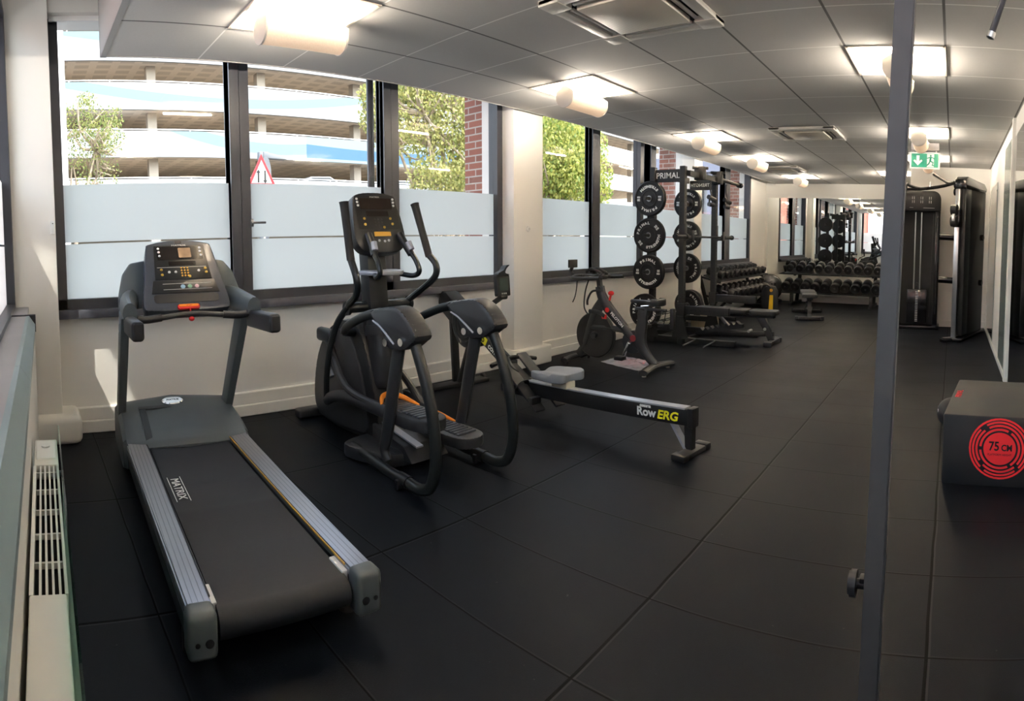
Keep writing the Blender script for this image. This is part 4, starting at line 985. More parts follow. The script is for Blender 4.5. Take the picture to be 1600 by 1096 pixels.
# pedal arms, links and footplates
for s, y, xf, zf, xp, zp in ((-1, 1.90, -3.46, 0.27, -2.62, 0.375), (1, 2.36, -3.42, 0.20, -2.66, 0.20)):
    pa = t.part('pedal_arm', MB().tube([(xf, y, zf), (xf + .12, y, zf + .055), (xf + .3, y, zf + .085), (xp - .16, y, zp - .015), (xp + .05, y + .01, zp - .03)], [0.03, 0.032, 0.034, 0.036, 0.036], 10, flat=(0.8, 1.2)), 'machine_grey')
    ol = spline([(xp - .22, -.07), (xp - .10, -.105), (xp + .15, -.105), (xp + .24, -.05), (xp + .24, .05), (xp + .15, .105), (xp - .10, .105), (xp - .22, .07)], 4)
    yc = y + (0.08 if s < 0 else -0.06)
    pd = t.part('pedal', MB().prism([(a, b2 + yc) for a, b2 in ol], zp - .055, zp + .012, 'z', bev=0.012), 'machine_grey')
    tr = MB()
    for k in range(9): tr.rbox((xp - .13 + k * .034, yc - .072, zp + .010), (xp - .105 + k * .034, yc + .072, zp + .022), 0.004, 1)
    t.part('tread_pad', tr, 'console_frame', pd)
    rim = MB().tube([(xp - .16, yc - .088, zp + .02), (xp - .22, yc - .04, zp + .05), (xp - .225, yc + .03, zp + .055), (xp - .18, yc + .088, zp + .03), (xp - .05, yc + .10, zp + .012)], [0.008, 0.015, 0.018, 0.015, 0.006], 10)
    t.part('toe_guard', rim, 'orange_plastic', pd)
    sy = 1.985 if s < 0 else 2.295
    t.part('link_arm', MB().tube([(-3.62, sy, 0.70), (-3.50, sy - .02 * -s, 0.62), (-3.20, y, 0.42), (xp - .25, y, zp + 0.0)], [0.024] * 4, 10), 'machine_grey')
    cr = t.part('crank_joint', MB().rbox((-3.70, sy - .035, 0.64), (-3.50, sy + .035, 0.74), 0.03, 3), 'machine_grey')
    t.part('lever', MB().tube([(-3.53, sy - .03, 0.56), (-3.50, sy - .035, 0.47), (-3.47, sy - .035, 0.42)], [0.022, 0.028, 0.034], 12, flat=(.6, 1)), 'silver_grey', cr)
# rear arches
for s, y in ((-1, 1.85), (1, 2.42)):
    f = t.part('floor_tube', MB().tube([(-3.05, y + .01, 0.085), (-2.72, y, 0.06), (-2.50, y, 0.048)], 0.029, 12), 'tube_black')
    t.part('joint_clamp', MB().cyl((-2.56, y, 0.049), (-2.47, y, 0.047), 0.037, n=14).rbox((-2.535, y - .05, 0.005), (-2.505, y + .05, 0.06), 0.006), 'machine_black', f)
    t.part('rear_leg', MB().tube([(-2.48, y, 0.048), (-2.37, y, 0.045), (-2.285, y, 0.09), (-2.245, y, 0.22), (-2.255, y, 0.40), (-2.31, y, 0.60), (-2.40, y, 0.80), (-2.44, y, 0.86)], 0.031, 14), 'tube_black')
    t.part('front_leg', MB().tube([(-2.54, y, 0.80), (-2.60, y, 0.55), (-2.67, y, 0.26), (-2.70, y, 0.17), (-2.66, y, 0.11)], [0.042, 0.042, 0.04, 0.036, 0.028], 14, flat=(0.75, 1.0)), 'machine_grey')
    hs = spline([(-2.74, 0.955), (-2.55, 0.995), (-2.46, 0.985), (-2.38, 0.93), (-2.325, 0.855), (-2.37, 0.815), (-2.44, 0.775), (-2.58, 0.765), (-2.645, 0.85), (-2.72, 0.905)], 3)
    hh = t.part('swing_cover', MB().prism(hs, y - .062, y + .062, 'y', bev=0.022), 'machine_grey')
    t.part('cover_end', MB().prism([(-.045, -.085), (.045, -.085), (.05, .04), (.03, .07), (-.03, .07), (-.05, .04)], 0, .010, 'z', frame((-2.391, y, 0.912), (0, 1, 0), (-.72, 0, .69)), bev=0.004), 'black_plastic', hh)
    ed = t.part('cover_trim', MB().tube([(-2.70, y - .064 , .905), (-2.62, y - .066, .875), (-2.50, y - .066, .80)], 0.006, 6), 'silver_grey', hh)
    t.part('bolt', MB().cyl((-2.575, y - .075, 0.80), (-2.575, y - .06, 0.80), 0.021, n=14).cyl((-2.435, y - .075, 0.82), (-2.435, y - .06, 0.82), 0.021, n=14), 'chrome', hh)
    e = (-3.30, 2.03 if s < 0 else 2.27, 0.74)
    t.part('swing_tube', MB().tube([(-2.70, y, 0.945), (-2.88, y, 0.905), (-3.08, y + .01 * -s, 0.83), (-3.18, y + .04 * -s, 0.775), e], [0.03, 0.028, 0.028, 0.028, 0.03], 12), 'tube_black')
base = spline([(-3.10, 1.82), (-2.97, 1.82), (-2.80, 1.90), (-2.72, 2.0), (-2.72, 2.28), (-2.80, 2.38), (-2.97, 2.46), (-3.10, 2.46), (-3.16, 2.3), (-3.16, 2.0)], 3)
t.part('base', MB().prism(base, 0.02, 0.105, 'z', bev=0.02), 'machine_grey')
t.part('ramp', MB().prism([(-3.05, 0.13), (-3.05, 0.20), (-2.72, 0.14), (-2.64, 0.06), (-3.05, 0.06)], 2.0, 2.28, 'y', bev=0.008), 'machine_grey')
for k in range(2): t.part('ramp_rail', MB().box((-3.02, 2.05 + k * .15, 0.19), (-2.66, 2.10 + k * .15, 0.2), Matrix.Translation((0, 0, 0)) @ Matrix(((1, 0, 0, 0), (0, 1, 0, 0), (-.17, 0, 1, -.505), (0, 0, 0, 1)))), 'silver_grey')
t.part('stabiliser', MB().rbox((-4.03, 1.93, 0.005), (-3.93, 2.35, 0.075), 0.02, 3).rbox((-3.95, 2.09, 0.03), (-3.6, 2.19, 0.10), 0.01), 'machine_grey')
# cup tray and fixed grips
t.part('cup_tray', MB().prism(spline([(-3.22, 2.02), (-3.08, 2.02), (-3.02, 2.08), (-3.02, 2.22), (-3.08, 2.28), (-3.22, 2.28)], 3), 1.125, 1.155, 'z', bev=0.012), 'silver_grey')
for s in (-1, 1):
    yb = 2.145 + s * .14
    hb = t.part('fixed_handle', MB().tube([(-3.06, yb - s * .04, 1.13), (-2.98, yb, 1.12), (-2.93, yb + s * .01, 1.15), (-2.96, yb + s * .005, 1.22), (-3.02, yb, 1.28)], 0.017, 10), 'tube_black')
    t.part('pulse_grip', MB().tube([(-3.0, yb, 1.255), (-3.04, yb - s * .01, 1.31), (-3.10, yb - s * .02, 1.385)], [0.023, 0.024, 0.026], 12), 'machine_black', hb)
    t.part('pulse_plate', MB().tube([(-2.995, yb, 1.285), (-3.02, yb - s * .008, 1.335)], 0.021, 10, smooth=False), 'silver_grey', hb)
# console
KE = frame((-3.10, 2.135, 1.27), (0.10, 1, 0), Vector((-0.14, 0.0, 0.40)).normalized())
oc = spline([(-.10, 0.0), (.10, 0.0), (.17, 0.05), (.185, 0.14), (.165, 0.33), (.13, 0.395), (0, 0.412), (-.13, 0.395), (-.165, 0.33), (-.185, 0.14), (-.17, 0.05)], 4)
cons = t.part('console', MB().prism(oc, -.075, .012, 'z', KE, bev=0.014), 'machine_black')
t.part('face_plate', MB().prism(rrect(-.15, .15, .15, .385, .02), .010, .016, 'z', KE), 'console_face', cons)
t.part('screen', MB().prism(rrect(-.115, .29, .115, .365, .006), .015, .018, 'z', KE).prism(rrect(-.08, .24, .08, .275, .004), .015, .018, 'z', KE), 'screen_dark', cons)
def btn2(pts, r, m):
    mb = MB()
    for a, b2 in pts: mb.lathe([(0, 0), (r, 0), (r * .9, 0.004), (0, 0.005)], KE @ Matrix.Translation((a, b2, 0.0155)), 12)
    t.part('button', mb, m, cons)
btn2([(-.132, .36), (-.132, .338), (-.13, .315), (.132, .36), (.132, .338), (.13, .315)], .008, 'button_white')
btn2([(-.10, .225), (-.10, .185), (.09, .225), (.10, .188), (.035, .165)], .0095, 'button_gold')
btn2([(x, z) for x in (-.025, 0, .025) for z in (.18, .2, .22)], .006, 'machine_grey')
t.part('label', MB().prism(rrect(-.045, .105, .075, .135, .004), .012, .015, 'z', KE), 'yellow_strip', cons)
btn2([(-.02, .075), (.02, .07), (.05, .075)], .009, 'button_white')
tx = MB(); text_mesh('MATRIX', 0.014, KE @ Matrix.Translation((0, .374, .0165)), tx, 0.0005, sx=1.4); t.part('lettering', tx, 'lamp_cap', cons, smooth=False)

# ---------------------------------------------------------------- rowing machine (own coordinates: x from the rear foot to the flywheel)
mat('row_black', (0.012, 0.012, 0.013), 0.40, noise=0.05)
mat('row_rail_top', (0.72, 0.75, 0.80), 0.28, 0.7)
mat('seat_grey', (0.20, 0.215, 0.245), 0.55)
mat('print_yellow', (0.80, 0.72, 0.02), 0.5)
mat('cream_plastic', (0.55, 0.52, 0.42), 0.5)
RD = Vector((-3.94 + 1.535, 3.575 - 3.30, 0)); RL = RD.length; RA = math.atan2(RD.y, RD.x)
t = Thing('rowing_machine', 'black rowing machine with silver topped rail and grey seat in mid floor', 'rowing machine', (-1.535, 3.30, 0), RA, world=False)
# local y: to the left of the rear->front axis, i.e. towards the camera is +y
def zr(u): return 0.285 - 0.04 * u
rail = MB()
ra = [(-0.0, 0.187), (0.02, 0.29), (1.55, 0.222), (1.60, 0.115)]
rl = t.part('rail', MB().prism(ra, -0.034, 0.034, 'y', bev=0.004), 'row_black')
t.part('track', MB().prism([(0.05, 0.287), (1.52, 0.222), (1.52, 0.232), (0.05, 0.297)], -0.036, 0.036, 'y'), 'row_rail_top', rl)
t.part('end_cap', MB().rbox((-0.014, -0.04, 0.175), (0.03, 0.04, 0.30), 0.008, 2), 'row_black', rl)
def side_text(txt, size, u, z, m, slope=-0.044, y=0.0346, shear=0.0, sx=1.0):
    tx = MB(); M = frame((u, y, z), (-1, 0, -slope), (0, 0, 1)); text_mesh(txt, size, M, tx, 0.0006, 'LEFT', shear, 0.0024, sx)
    return t.part('lettering', tx, m, rl, smooth=False)
side_text('Row', 0.078, 0.425, 0.216, 'print_white', sx=1.05)
side_text('ERG', 0.078, 0.262, 0.221, 'print_yellow', shear=0.2, sx=1.12)
side_text('CONCEPT2', 0.017, 0.40, 0.256, 'print_white')
t.part('rear_leg', MB().prism([(0.0, 0.20), (0.0, 0.02), (0.05, 0.02), (0.06, 0.20)], -0.022, 0.022, 'y'), 'row_black')
t.part('rear_strut', MB().beam((0.17, 0, 0.20), (0.05, 0, 0.03), 0.05, 0.018), 'silver_grey')
t.part('rear_foot', MB().rbox((-0.03, -0.16, 0.0), (0.06, 0.16, 0.035), 0.008).rbox((-0.035, 0.10, 0.0), (0.065, 0.165, 0.042), 0.01).rbox((-0.035, -0.165, 0.0), (0.065, -0.10, 0.042), 0.01), 'row_black')
# seat and carriage
so = spline([(1.03, -.10), (1.10, -.155), (1.28, -.16), (1.38, -.10), (1.36, 0), (1.38, .10), (1.28, .16), (1.10, .155), (1.03, .10), (1.06, 0)], 4)
seat = MB().prism(so, 0.300, 0.345, 'z', bev=0.014)
for v in seat.bm.verts:
    if v.co.z > 0.32: v.co.z += 0.018 * math.cos(v.co.y / 0.16 * PI) * -1 * (1 if abs(v.co.y) < .16 else 0) * .6 + (0.02 if v.co.x < 1.12 else 0)
t.part('seat', seat, 'seat_grey')
t.part('carriage', MB().rbox((1.06, -.05, 0.245), (1.22, .05, 0.302), 0.01), 'cream_plastic')
# footrests
KF = [(-1, -.11), (1, .11)]
for s, y in KF:
    P = MB().beam((1.27, y, 0.055), (1.74, y, 0.40), 0.105, 0.022, 0.008, (0, 0, 1))
    fp = t.part('foot_plate', P, 'charcoal_plastic')
    t.part('heel_cup', MB().rbox((1.31, y - .052, 0.095), (1.36, y + .052, 0.155), 0.015), 'row_black', fp)
    t.part('foot_strap', MB().tube([(1.50, y - .06, 0.17), (1.47, y - .04, 0.235), (1.46, y, 0.25), (1.47, y + .04, 0.235), (1.50, y + .06, 0.17)], 0.010, 8, flat=(2.0, .5)), 'row_black', fp)
t.part('foot_bracket', MB().rbox((1.55, -.18, 0.15), (1.66, .18, 0.21), 0.01).rbox((1.48, -.05, .10), (1.66, .05, .22), 0.01), 'charcoal_plastic')
# upper beam, flywheel housing
bm_ = t.part('front_beam', MB().beam((1.52, 0, 0.175), (2.58, 0, 0.79), 0.075, 0.085, 0.006), 'row_black')
d = Vector((1.06, 0, 0.615)).normalized()
def beam_text(txt, size, k, m, dz=0.0):
    p = Vector((1.52, 0, .175)) + d * k; tx = MB()
    text_mesh(txt, size, frame((p.x, .0385, p.z + dz), -d, (d.z * -1, 0, d.x)), tx, 0.0006, 'LEFT', 0, 0.001)
    t.part('lettering', tx, m, bm_, smooth=False)
beam_text('concept 2', 0.072, 0.545, 'print_white')
p = Vector((1.52, 0, .175)) + d * 0.62
t.part('logo_patch', MB().prism(rrect(-.045, -.034, .045, .034, .01), 0, .001, 'z', frame((p.x, .0378, p.z), -d, (-d.z, 0, d.x))), 'print_yellow', bm_)
lg = MB()
lg.lathe([(.012, 0), (.022, 0), (.022, .0012), (.012, .0012)], frame((p.x + .01, .0388, p.z), -d, (-d.z, 0, d.x)), 20)
t.part('logo_ring', lg, 'row_black', bm_)
Mf = Matrix.Translation((2.28, 0.0, 0.60)) @ Matrix.Rotation(-PI / 2, 4, 'X')
fh = t.part('flywheel_housing', MB().lathe([(0, -.10), (.17, -.10), (.215, -.07), (.22, 0), (.215, .06), (.18, .085), (.12, .09), (.04, .075), (0, .075)], Mf, 40), 'row_black')
t.part('vent_grille', MB().lathe([(.075, .091), (.085, .094), (.095, .091)], Mf, 32).lathe([(.115, .091), (.125, .094), (.135, .091)], Mf, 32).lathe([(.15, .089), (.16, .092), (.168, .088)], Mf, 32), 'charcoal_plastic', fh)
t.part('head_box', MB().prism(spline([(2.20, 0.60), (2.58, 0.86), (2.68, 0.82), (2.70, 0.74), (2.62, 0.66), (2.34, 0.50), (2.22, 0.50)], 3), -.075, .075, 'y', bev=0.012), 'row_black')
t.part('front_leg', MB().beam((2.57, .0, .70), (2.52, 0, .03), 0.075, 0.035, 0.004, (1, 0, 0)), 'row_black')
t.part('front_brace', MB().beam((2.28, 0, .46), (2.46, 0, .04), 0.06, 0.03, 0.004, (1, 0, 0)), 'row_black')
t.part('front_foot', MB().rbox((2.43, -.32, 0.0), (2.56, .32, 0.035), 0.008).cyl((2.52, -.335, .03), (2.52, -.30, .03), .028).cyl((2.52, .335, .03), (2.52, .30, .03), .028), 'row_black')
# handle in its hook
t.part('handle', MB().tube([(1.70, -.24, 0.345), (1.71, -.12, 0.37), (1.73, 0, 0.38), (1.71, .12, 0.37), (1.70, .24, 0.345)], 0.017, 10), 'row_black')
t.part('handle_hook', MB().rbox((1.71, -.05, .30), (1.78, .05, .36), 0.01).cyl((1.73, 0, .38), (1.95, 0, .43), .008), 'charcoal_plastic')
t.part('cable', MB().tube([(1.74, .03, .38), (1.62, .12, .40), (1.50, .20, .37), (1.46, .16, .33)], .006, 6), 'row_black')
# monitor on its arm
t.part('monitor_arm', MB().beam((2.20, 0, 0.56), (2.00, 0, 0.80), 0.035, 0.03).beam((2.00, 0, 0.79), (1.84, 0, 0.875), 0.04, 0.03).cyl((2.0, -.03, .795), (2.0, .03, .795), .026).cyl((1.845, -.035, .87), (1.845, .035, .87), .024), 'row_black')
KR = frame((1.845, 0, 0.965), (0, -1, 0), (0.10, 0, 1))
mo = t.part('monitor', MB().prism(rrect(-.07, -.09, .07, .085, .012), -.03, .014, 'z', KR, bev=0.006), 'row_black')
t.part('screen', MB().prism(rrect(-.045, -.045, .045, .06, .004), .014, .016, 'z', KR), 'screen_green', mo) if 'screen_green' in MATS else t.part('screen', MB().prism(rrect(-.045, -.045, .045, .06, .004), .014, .016, 'z', KR), mat('screen_green', (.03, .045, .04), .2), mo)
t.part('button', MB().lathe([(0, .014), (.007, .014), (0, .018)], KR @ Matrix.Translation((-.02, -.068, 0)), 10).lathe([(0, .014), (.007, .014), (0, .018)], KR @ Matrix.Translation((.0, -.068, 0)), 10).lathe([(0, .014), (.007, .014), (0, .018)], KR @ Matrix.Translation((.02, -.068, 0)), 10), 'lamp_cap', mo)
t.part('phone_holder', MB().prism(spline([(-.055, .085), (-.05, .105), (0, .125), (.03, .16), (.065, .165), (.03, .135), (.015, .10), (.06, .085)], 3), -.035, .03, 'z', KR), 'row_black', mo)

# ---------------------------------------------------------------- exercise bike (rear at x=-2.80, front at x=-3.95)
mat('bike_grey', (0.026, 0.027, 0.029), 0.42, noise=0.04)
t = Thing('exercise_bike', 'dark grey spin bike with red resistance knob standing in front of the second window', 'exercise bike', (-3.35, 5.20, 0))
BY = 5.20
def bx(u): return -2.80 - u
def bp_(u, z, dy=0.0): return (bx(u), BY + dy, z)
t.part('front_foot', MB().tube([bp_(1.03, .045, -.26), bp_(1.06, .05, -.14), bp_(1.06, .055, 0), bp_(1.06, .05, .14), bp_(1.03, .045, .26)], .038, 10, flat=(1.0, .7)).cyl(bp_(1.04, 0, -.2), bp_(1.04, .03, -.2), .018).cyl(bp_(1.04, 0, .2), bp_(1.04, .03, .2), .018), 'bike_grey')
t.part('transport_wheel', MB().cyl(bp_(1.10, .032, -.18), bp_(1.10, .032, -.14), .03).cyl(bp_(1.10, .032, .14), bp_(1.10, .032, .18), .03), 'black_plastic')
t.part('rear_foot', MB().tube([bp_(.04, .045, -.29), bp_(.06, .055, -.14), bp_(.07, .06, 0), bp_(.06, .055, .14), bp_(.02, .045, .29)], .042, 10, flat=(1.15, .7)), 'bike_grey')
t.part('levelling_pad', MB().cyl(bp_(.05, 0, -.25), bp_(.05, .03, -.25), .022).cyl(bp_(.05, 0, .25), bp_(.05, .03, .25), .022), 'cream_plastic')
fr = MB()
fr.tube([bp_(.75, .84), bp_(.73, .76), bp_(.66, .64), bp_(.50, .48), bp_(.33, .32), bp_(.24, .24)], [.05, .052, .06, .052, .046, .05], 12, flat=(.75, 1.1))
fr.tube([bp_(.70, .70), bp_(.80, .56), bp_(.88, .38), bp_(.94, .20), bp_(1.02, .08)], [.05, .055, .042, .04, .042], 10, flat=(.8, 1.1))
fr.tube([bp_(.22, .62), bp_(.22, .50), bp_(.24, .36), bp_(.22, .24), bp_(.14, .14), bp_(.06, .07)], [.048, .055, .062, .056, .044, .04], 12, flat=(.75, 1.1))
fr.tube([bp_(.86, .40), bp_(.62, .405), bp_(.40, .39)], [.032, .032, .03], 10)
frm = t.part('frame', fr, 'bike_grey')
tx = MB(); dd = Vector((bx(.33) - bx(.60), 0, .34 - .585)).normalized()
text_mesh('PELOTON', .045, frame((bx(.60) + .022, BY - .0475, .575), dd, Vector((-dd.z, 0, dd.x)) * (1 if dd.x > 0 else -1)), tx, .001, 'LEFT', 0, .001)
t.part('lettering', tx, 'print_white', frm, smooth=False)
t.part('logo', MB().cyl((bx(.625), BY - .049, .60), (bx(.625), BY - .044, .60), .026, n=18), 'red_plastic', frm)
Mw = Matrix.Translation(bp_(.80, .315)) @ Matrix.Rotation(PI / 2, 4, 'X')
fw = t.part('flywheel', MB().lathe([(0, -.022), (.16, -.022), (.19, -.03), (.235, -.03), (.245, -.02), (.245, .02), (.235, .03), (.19, .03), (.16, .022), (0, .022)], Mw, 48), 'row_black')
t.part('hub', MB().lathe([(0, -.06), (.035, -.06), (.04, -.02), (.04, .02), (.035, .06), (0, .06)], Mw, 20), 'machine_grey', fw)
t.part('flywheel_guard', MB().tube([bp_(.66, .53, -.045), bp_(.74, .57, -.045), bp_(.86, .57, -.045)], .018, 8, flat=(.6, 1.2)), 'bike_grey', fw)
cg = MB().lathe([(0, -.05), (.10, -.05), (.12, -.04), (.12, .02), (0, .02)], Matrix.Translation(bp_(.33, .285)) @ Matrix.Rotation(PI / 2, 4, 'X'), 32)
t.part('belt_cover', cg, 'bike_grey')
t.part('cover_disc', MB().cyl(bp_(.30, .33, -.05), bp_(.30, .33, -.056), .034, n=24), mat('dull_red', (.16, .02, .025), .5))
for s, a in ((-1, -1.15), (1, -1.15 + PI)):
    c = Vector(bp_(.33, .285, s * .085)); e = c + Vector((math.cos(a) * -.17, 0, math.sin(a) * .17))
    ck = t.part('crank', MB().beam(c, e, .02, .03, .004).cyl(c - Vector((0, s * .04, 0)), c, .02), 'chrome')
    t.part('pedal', MB().rbox((e.x - .05, e.y + (-.10 if s < 0 else .01), e.z - .02), (e.x + .05, e.y + (-.01 if s < 0 else .10), e.z + .02), .008), 'row_black', ck)
t.part('seat_post', MB().beam(bp_(.205, .48), bp_(.165, .655), .05, .04, .008, (1, 0, 0)).rbox((bx(.30), BY - .02, .622), (bx(-.06), BY + .02, .650), .008), 'bike_grey')
sd_ = spline([(.36, 0), (.30, .025), (.18, .035), (.09, .085), (.0, .095), (-.03, .0), (.0, -.095), (.09, -.085), (.18, -.035), (.30, -.025)], 4)
sdl = MB().prism([(bx(a), BY + b2) for a, b2 in sd_], .69, .728, 'z', bev=.014)
for v in sdl.bm.verts:
    if v.co.x > bx(.08): v.co.z += .024 if v.co.z > .71 else -.012
t.part('saddle', sdl, 'charcoal_plastic')
t.part('saddle_rail', MB().tube([bp_(.22, .665, -.03), bp_(.14, .675, -.03), bp_(.02, .69, -.03)], .008, 6).tube([bp_(.22, .665, .03), bp_(.14, .675, .03), bp_(.02, .69, .03)], .008, 6), 'chrome')
t.part('head_post', MB().beam(bp_(.745, .80), bp_(.765, .945), .055, .05, .01, (1, 0, 0)), 'bike_grey')
t.part('adjuster', MB().tube([bp_(.69, .80, -.06), bp_(.80, .79, -.07), bp_(.86, .70, -.07), bp_(.87, .64, -.06)], .012, 8).cyl(bp_(.74, .83, -.05), bp_(.74, .83, .05), .018), 'machine_grey')
hb = MB().tube([bp_(.60, .945, -.23), bp_(.74, .935, -.22), bp_(.96, .93, -.20), bp_(1.02, .94, -.10), bp_(1.02, .945, 0), bp_(1.02, .94, .10), bp_(.96, .93, .20), bp_(.74, .935, .22), bp_(.60, .945, .23)], .02, 10)
hb.tube([bp_(.76, .945, -.20), bp_(.74, .955, -.08), bp_(.70, .985, -.05), bp_(.82, 1.03, -.05), bp_(.90, .99, -.04)], .016, 8).tube([bp_(.76, .945, .20), bp_(.74, .955, .08), bp_(.70, .985, .05), bp_(.82, 1.03, .05), bp_(.90, .99, .04)], .016, 8).rbox((bx(.92), BY - .06, .92), (bx(.68), BY + .06, .965), .015)
t.part('handlebar', hb, 'row_black')
ta = t.part('tablet_arm', MB().tube([bp_(1.0, .94), bp_(1.10, .95), bp_(1.14, .99), bp_(1.11, 1.06)], .020, 8), 'row_black')
t.part('device_cradle', MB().rbox((bx(1.115) - .012, BY - .075, 1.03), (bx(1.115) + .012, BY + .075, 1.12), .006, 2, None), 'row_black', ta)
t.part('cable', MB().tube([bp_(.98, .92, -.1), bp_(.98, .82, -.11), bp_(1.01, .72, -.1), bp_(1.04, .66, -.1)], .006, 6).tube([bp_(.86, .92, -.05), bp_(.90, .78, -.06), bp_(.90, .62, -.08), bp_(.86, .54, -.07)], .008, 6), 'row_black')
t.part('resistance_knob', MB().cyl(bp_(.625, .70), bp_(.61, .755), .012).sphere(bp_(.607, .775), .033, 14, (1, 1, .8)), 'red_plastic')
t.part('brake_detail', MB().rbox((bx(.70), BY - .045, .50), (bx(.64), BY - .02, .55), .008).cyl(bp_(.80, .56, -.03), bp_(.80, .56, .03), .03), 'red_plastic')
bc = MB()
for s in (-.07, .07):
    for k in range(2): bc.tube([bp_(.02, .60 - .07 * k, s - .035), bp_(-.04, .60 - .07 * k, s - .035), bp_(-.085, .62 - .07 * k, s), bp_(-.04, .62 - .07 * k, s + .035), bp_(.02, .60 - .07 * k, s + .035)], .005, 6)
    bc.tube([bp_(-.085, .62, s), bp_(-.06, .50, s), bp_(.0, .48, s)], .005, 6)
t.part('weight_cage', bc, 'row_black')
t.part('rear_bracket', MB().rbox((bx(-.15), BY - .03, .46), (bx(-.11), BY + .03, .66), .006), 'row_black')

# packet on the floor under the bike
mat('packet_red', (0.60, 0.06, 0.08), 0.5, noise=0.6, nscale=14)
m = bpy.data.materials.new('clear_wrap'); m.use_nodes = True; b = m.node_tree.nodes['Principled BSDF']; MATS['clear_wrap'] = m
b.inputs['Base Color'].default_value = (.62, .62, .68, 1); b.inputs['Roughness'].default_value = .16; b.inputs['Alpha'].default_value = .55
t = Thing('packet', 'clear plastic packet with red and grey contents lying under the spin bike', 'packet', (-3.26, 5.40, 0))
R = random.Random(2)
pk = MB(); N = 14
o4 = [Vector((-3.60, 5.28, 0)), Vector((-3.02, 5.12, 0)), Vector((-2.98, 5.50, 0)), Vector((-3.58, 5.68, 0))]
gv = [[None] * (N + 1) for _ in range(N + 1)]
for i in range(N + 1):
    for j in range(N + 1):
        a, c = i / N, j / N
        p = (o4[0] * (1 - a) + o4[1] * a) * (1 - c) + (o4[3] * (1 - a) + o4[2] * a) * c
        e = min(a, 1 - a, c, 1 - c)
        gv[i][j] = pk.bm.verts.new((p.x + R.uniform(-.008, .008), p.y + R.uniform(-.008, .008), .006 + min(e * 4, 1) * (.035 + R.uniform(-.018, .018))))
for i in range(N):
    for j in range(N): pk.bm.faces.new((gv[i][j], gv[i + 1][j], gv[i + 1][j + 1], gv[i][j + 1]))
t.part('wrap', pk, 'clear_wrap', smooth=False)
t.part('contents', MB().rbox((-3.40, 5.27, .002), (-3.10, 5.52, .026), .008), 'packet_red')
t.part('leaflet', MB().rbox((-3.56, 5.33, .002), (-3.41, 5.60, .012), .004), 'tile_trim')

# ---------------------------------------------------------------- squat rack with its plates
mat('rack_black', (0.014, 0.0145, 0.0155), 0.45, noise=0.06)
mat('plate_rubber', (0.011, 0.011, 0.012), 0.55, noise=0.12, nscale=12)
mat('steel_grey', (0.28, 0.28, 0.29), 0.35, 0.9)
mat('pad_vinyl', (0.022, 0.023, 0.024), 0.5, bump=0.05, bscale=300)
mat('brushed_chrome', (0.62, 0.62, 0.62), 0.28, 1.0)
mat('pale_wood', (0.48, 0.38, 0.26), 0.6, noise=0.08)
t = Thing('squat_rack', 'tall black squat rack with plate storage and branded top beams near the second window', 'squat rack', (-3.4, 7.3, 0))
U = [(-3.80, 6.80), (-3.365, 6.80), (-3.365, 7.83), (-3.88, 7.83)]
for k, (x, y) in enumerate(U):
    up = MB().rbox((x - .0375, y - .0375, 0), (x + .0375, y + .0375, 2.29 if k < 2 else 2.26), .005, 1)
    o = t.part('upright', up, 'rack_black')
    h = MB()
    for i in range(42):
        z = .14 + i * .05
        h.cyl((x, y - .0385, z), (x, y - .037, z), .0115, n=10); h.cyl((x + .037, y, z), (x + .0385, y, z), .0115, n=10)
    t.part('holes', h, 'dark_slot', o, smooth=False)
    t.part('gusset', MB().prism([(x - .12, .07), (x + .12, .07), (x + .045, .36), (x - .045, .36)], y - .043, y - .037, 'y'), 'rack_black', o, smooth=False)
t.part('floor_beam', MB().rbox((-4.0, 6.84, 0.0), (-2.64, 6.915, .075), .005, 1), 'rack_black')
t.part('floor_beam', MB().rbox((-4.0, 7.72, 0.0), (-2.64, 7.795, .075), .005, 1), 'rack_black')
t.part('cross_beam', MB().rbox((-3.84, 6.8, 0.06), (-3.76, 7.83, .135), .005, 1), 'rack_black')
for y in (6.80, 7.83): t.part('side_beam', MB().rbox((-3.80, y - .03, .16), (-3.365, y + .03, .235), .005, 1), 'rack_black')
def cut(txt, size, M, sx=1.0):
    tx = MB(); text_mesh(txt, size, M, tx, .0008, 'CENTER', 0, .001, sx); return tx
b1 = t.part('top_beam', MB().rbox((-3.765, 6.79, 2.09), (-3.40, 6.81, 2.255), .004, 1), 'rack_black')
t.part('lettering', cut('PRIMAL', .105, frame((-3.583, 6.788, 2.172), (1, 0, 0), (0, 0, 1)), 1.0), 'print_white', b1, smooth=False)
b2 = t.part('top_beam', MB().rbox((-3.765, 7.82, 2.07), (-3.40, 7.84, 2.21), .004, 1), 'rack_black')
Mm = frame((-3.583, 7.818, 2.14), (1, 0, 0), (0, 0, 1)) @ Matrix.Diagonal((-1, 1, 1, 1))
t.part('lettering', cut('STRENGTH', .066, Mm, 1.0), 'print_white', b2, smooth=False)
t.part('rear_top_beam', MB().rbox((-3.83, 6.8, 2.17), (-3.77, 7.83, 2.25), .005, 1), 'rack_black')
pb = t.part('pull_up_bar', MB().cyl((-3.365, 6.84, 2.235), (-3.365, 7.80, 2.235), .018).beam((-3.30, 6.82, 2.20), (-3.30, 7.80, 2.20), .05, .07).tube([(-3.30, 7.86, 2.22), (-3.30, 8.2, 2.215), (-3.30, 8.62, 2.21)], [.03, .026, .022], 10, smooth=False).cyl((-3.30, 8.60, 2.21), (-3.30, 8.70, 2.21), .042), 'rack_black')
for yy in (7.15, 7.75): t.part('bar_clamp', MB().rbox((-3.36, yy - .05, 2.14), (-3.22, yy + .05, 2.32), .012).cyl((-3.36, yy - .09, 2.30), (-3.20, yy + .05, 2.30), .02), 'rack_black')
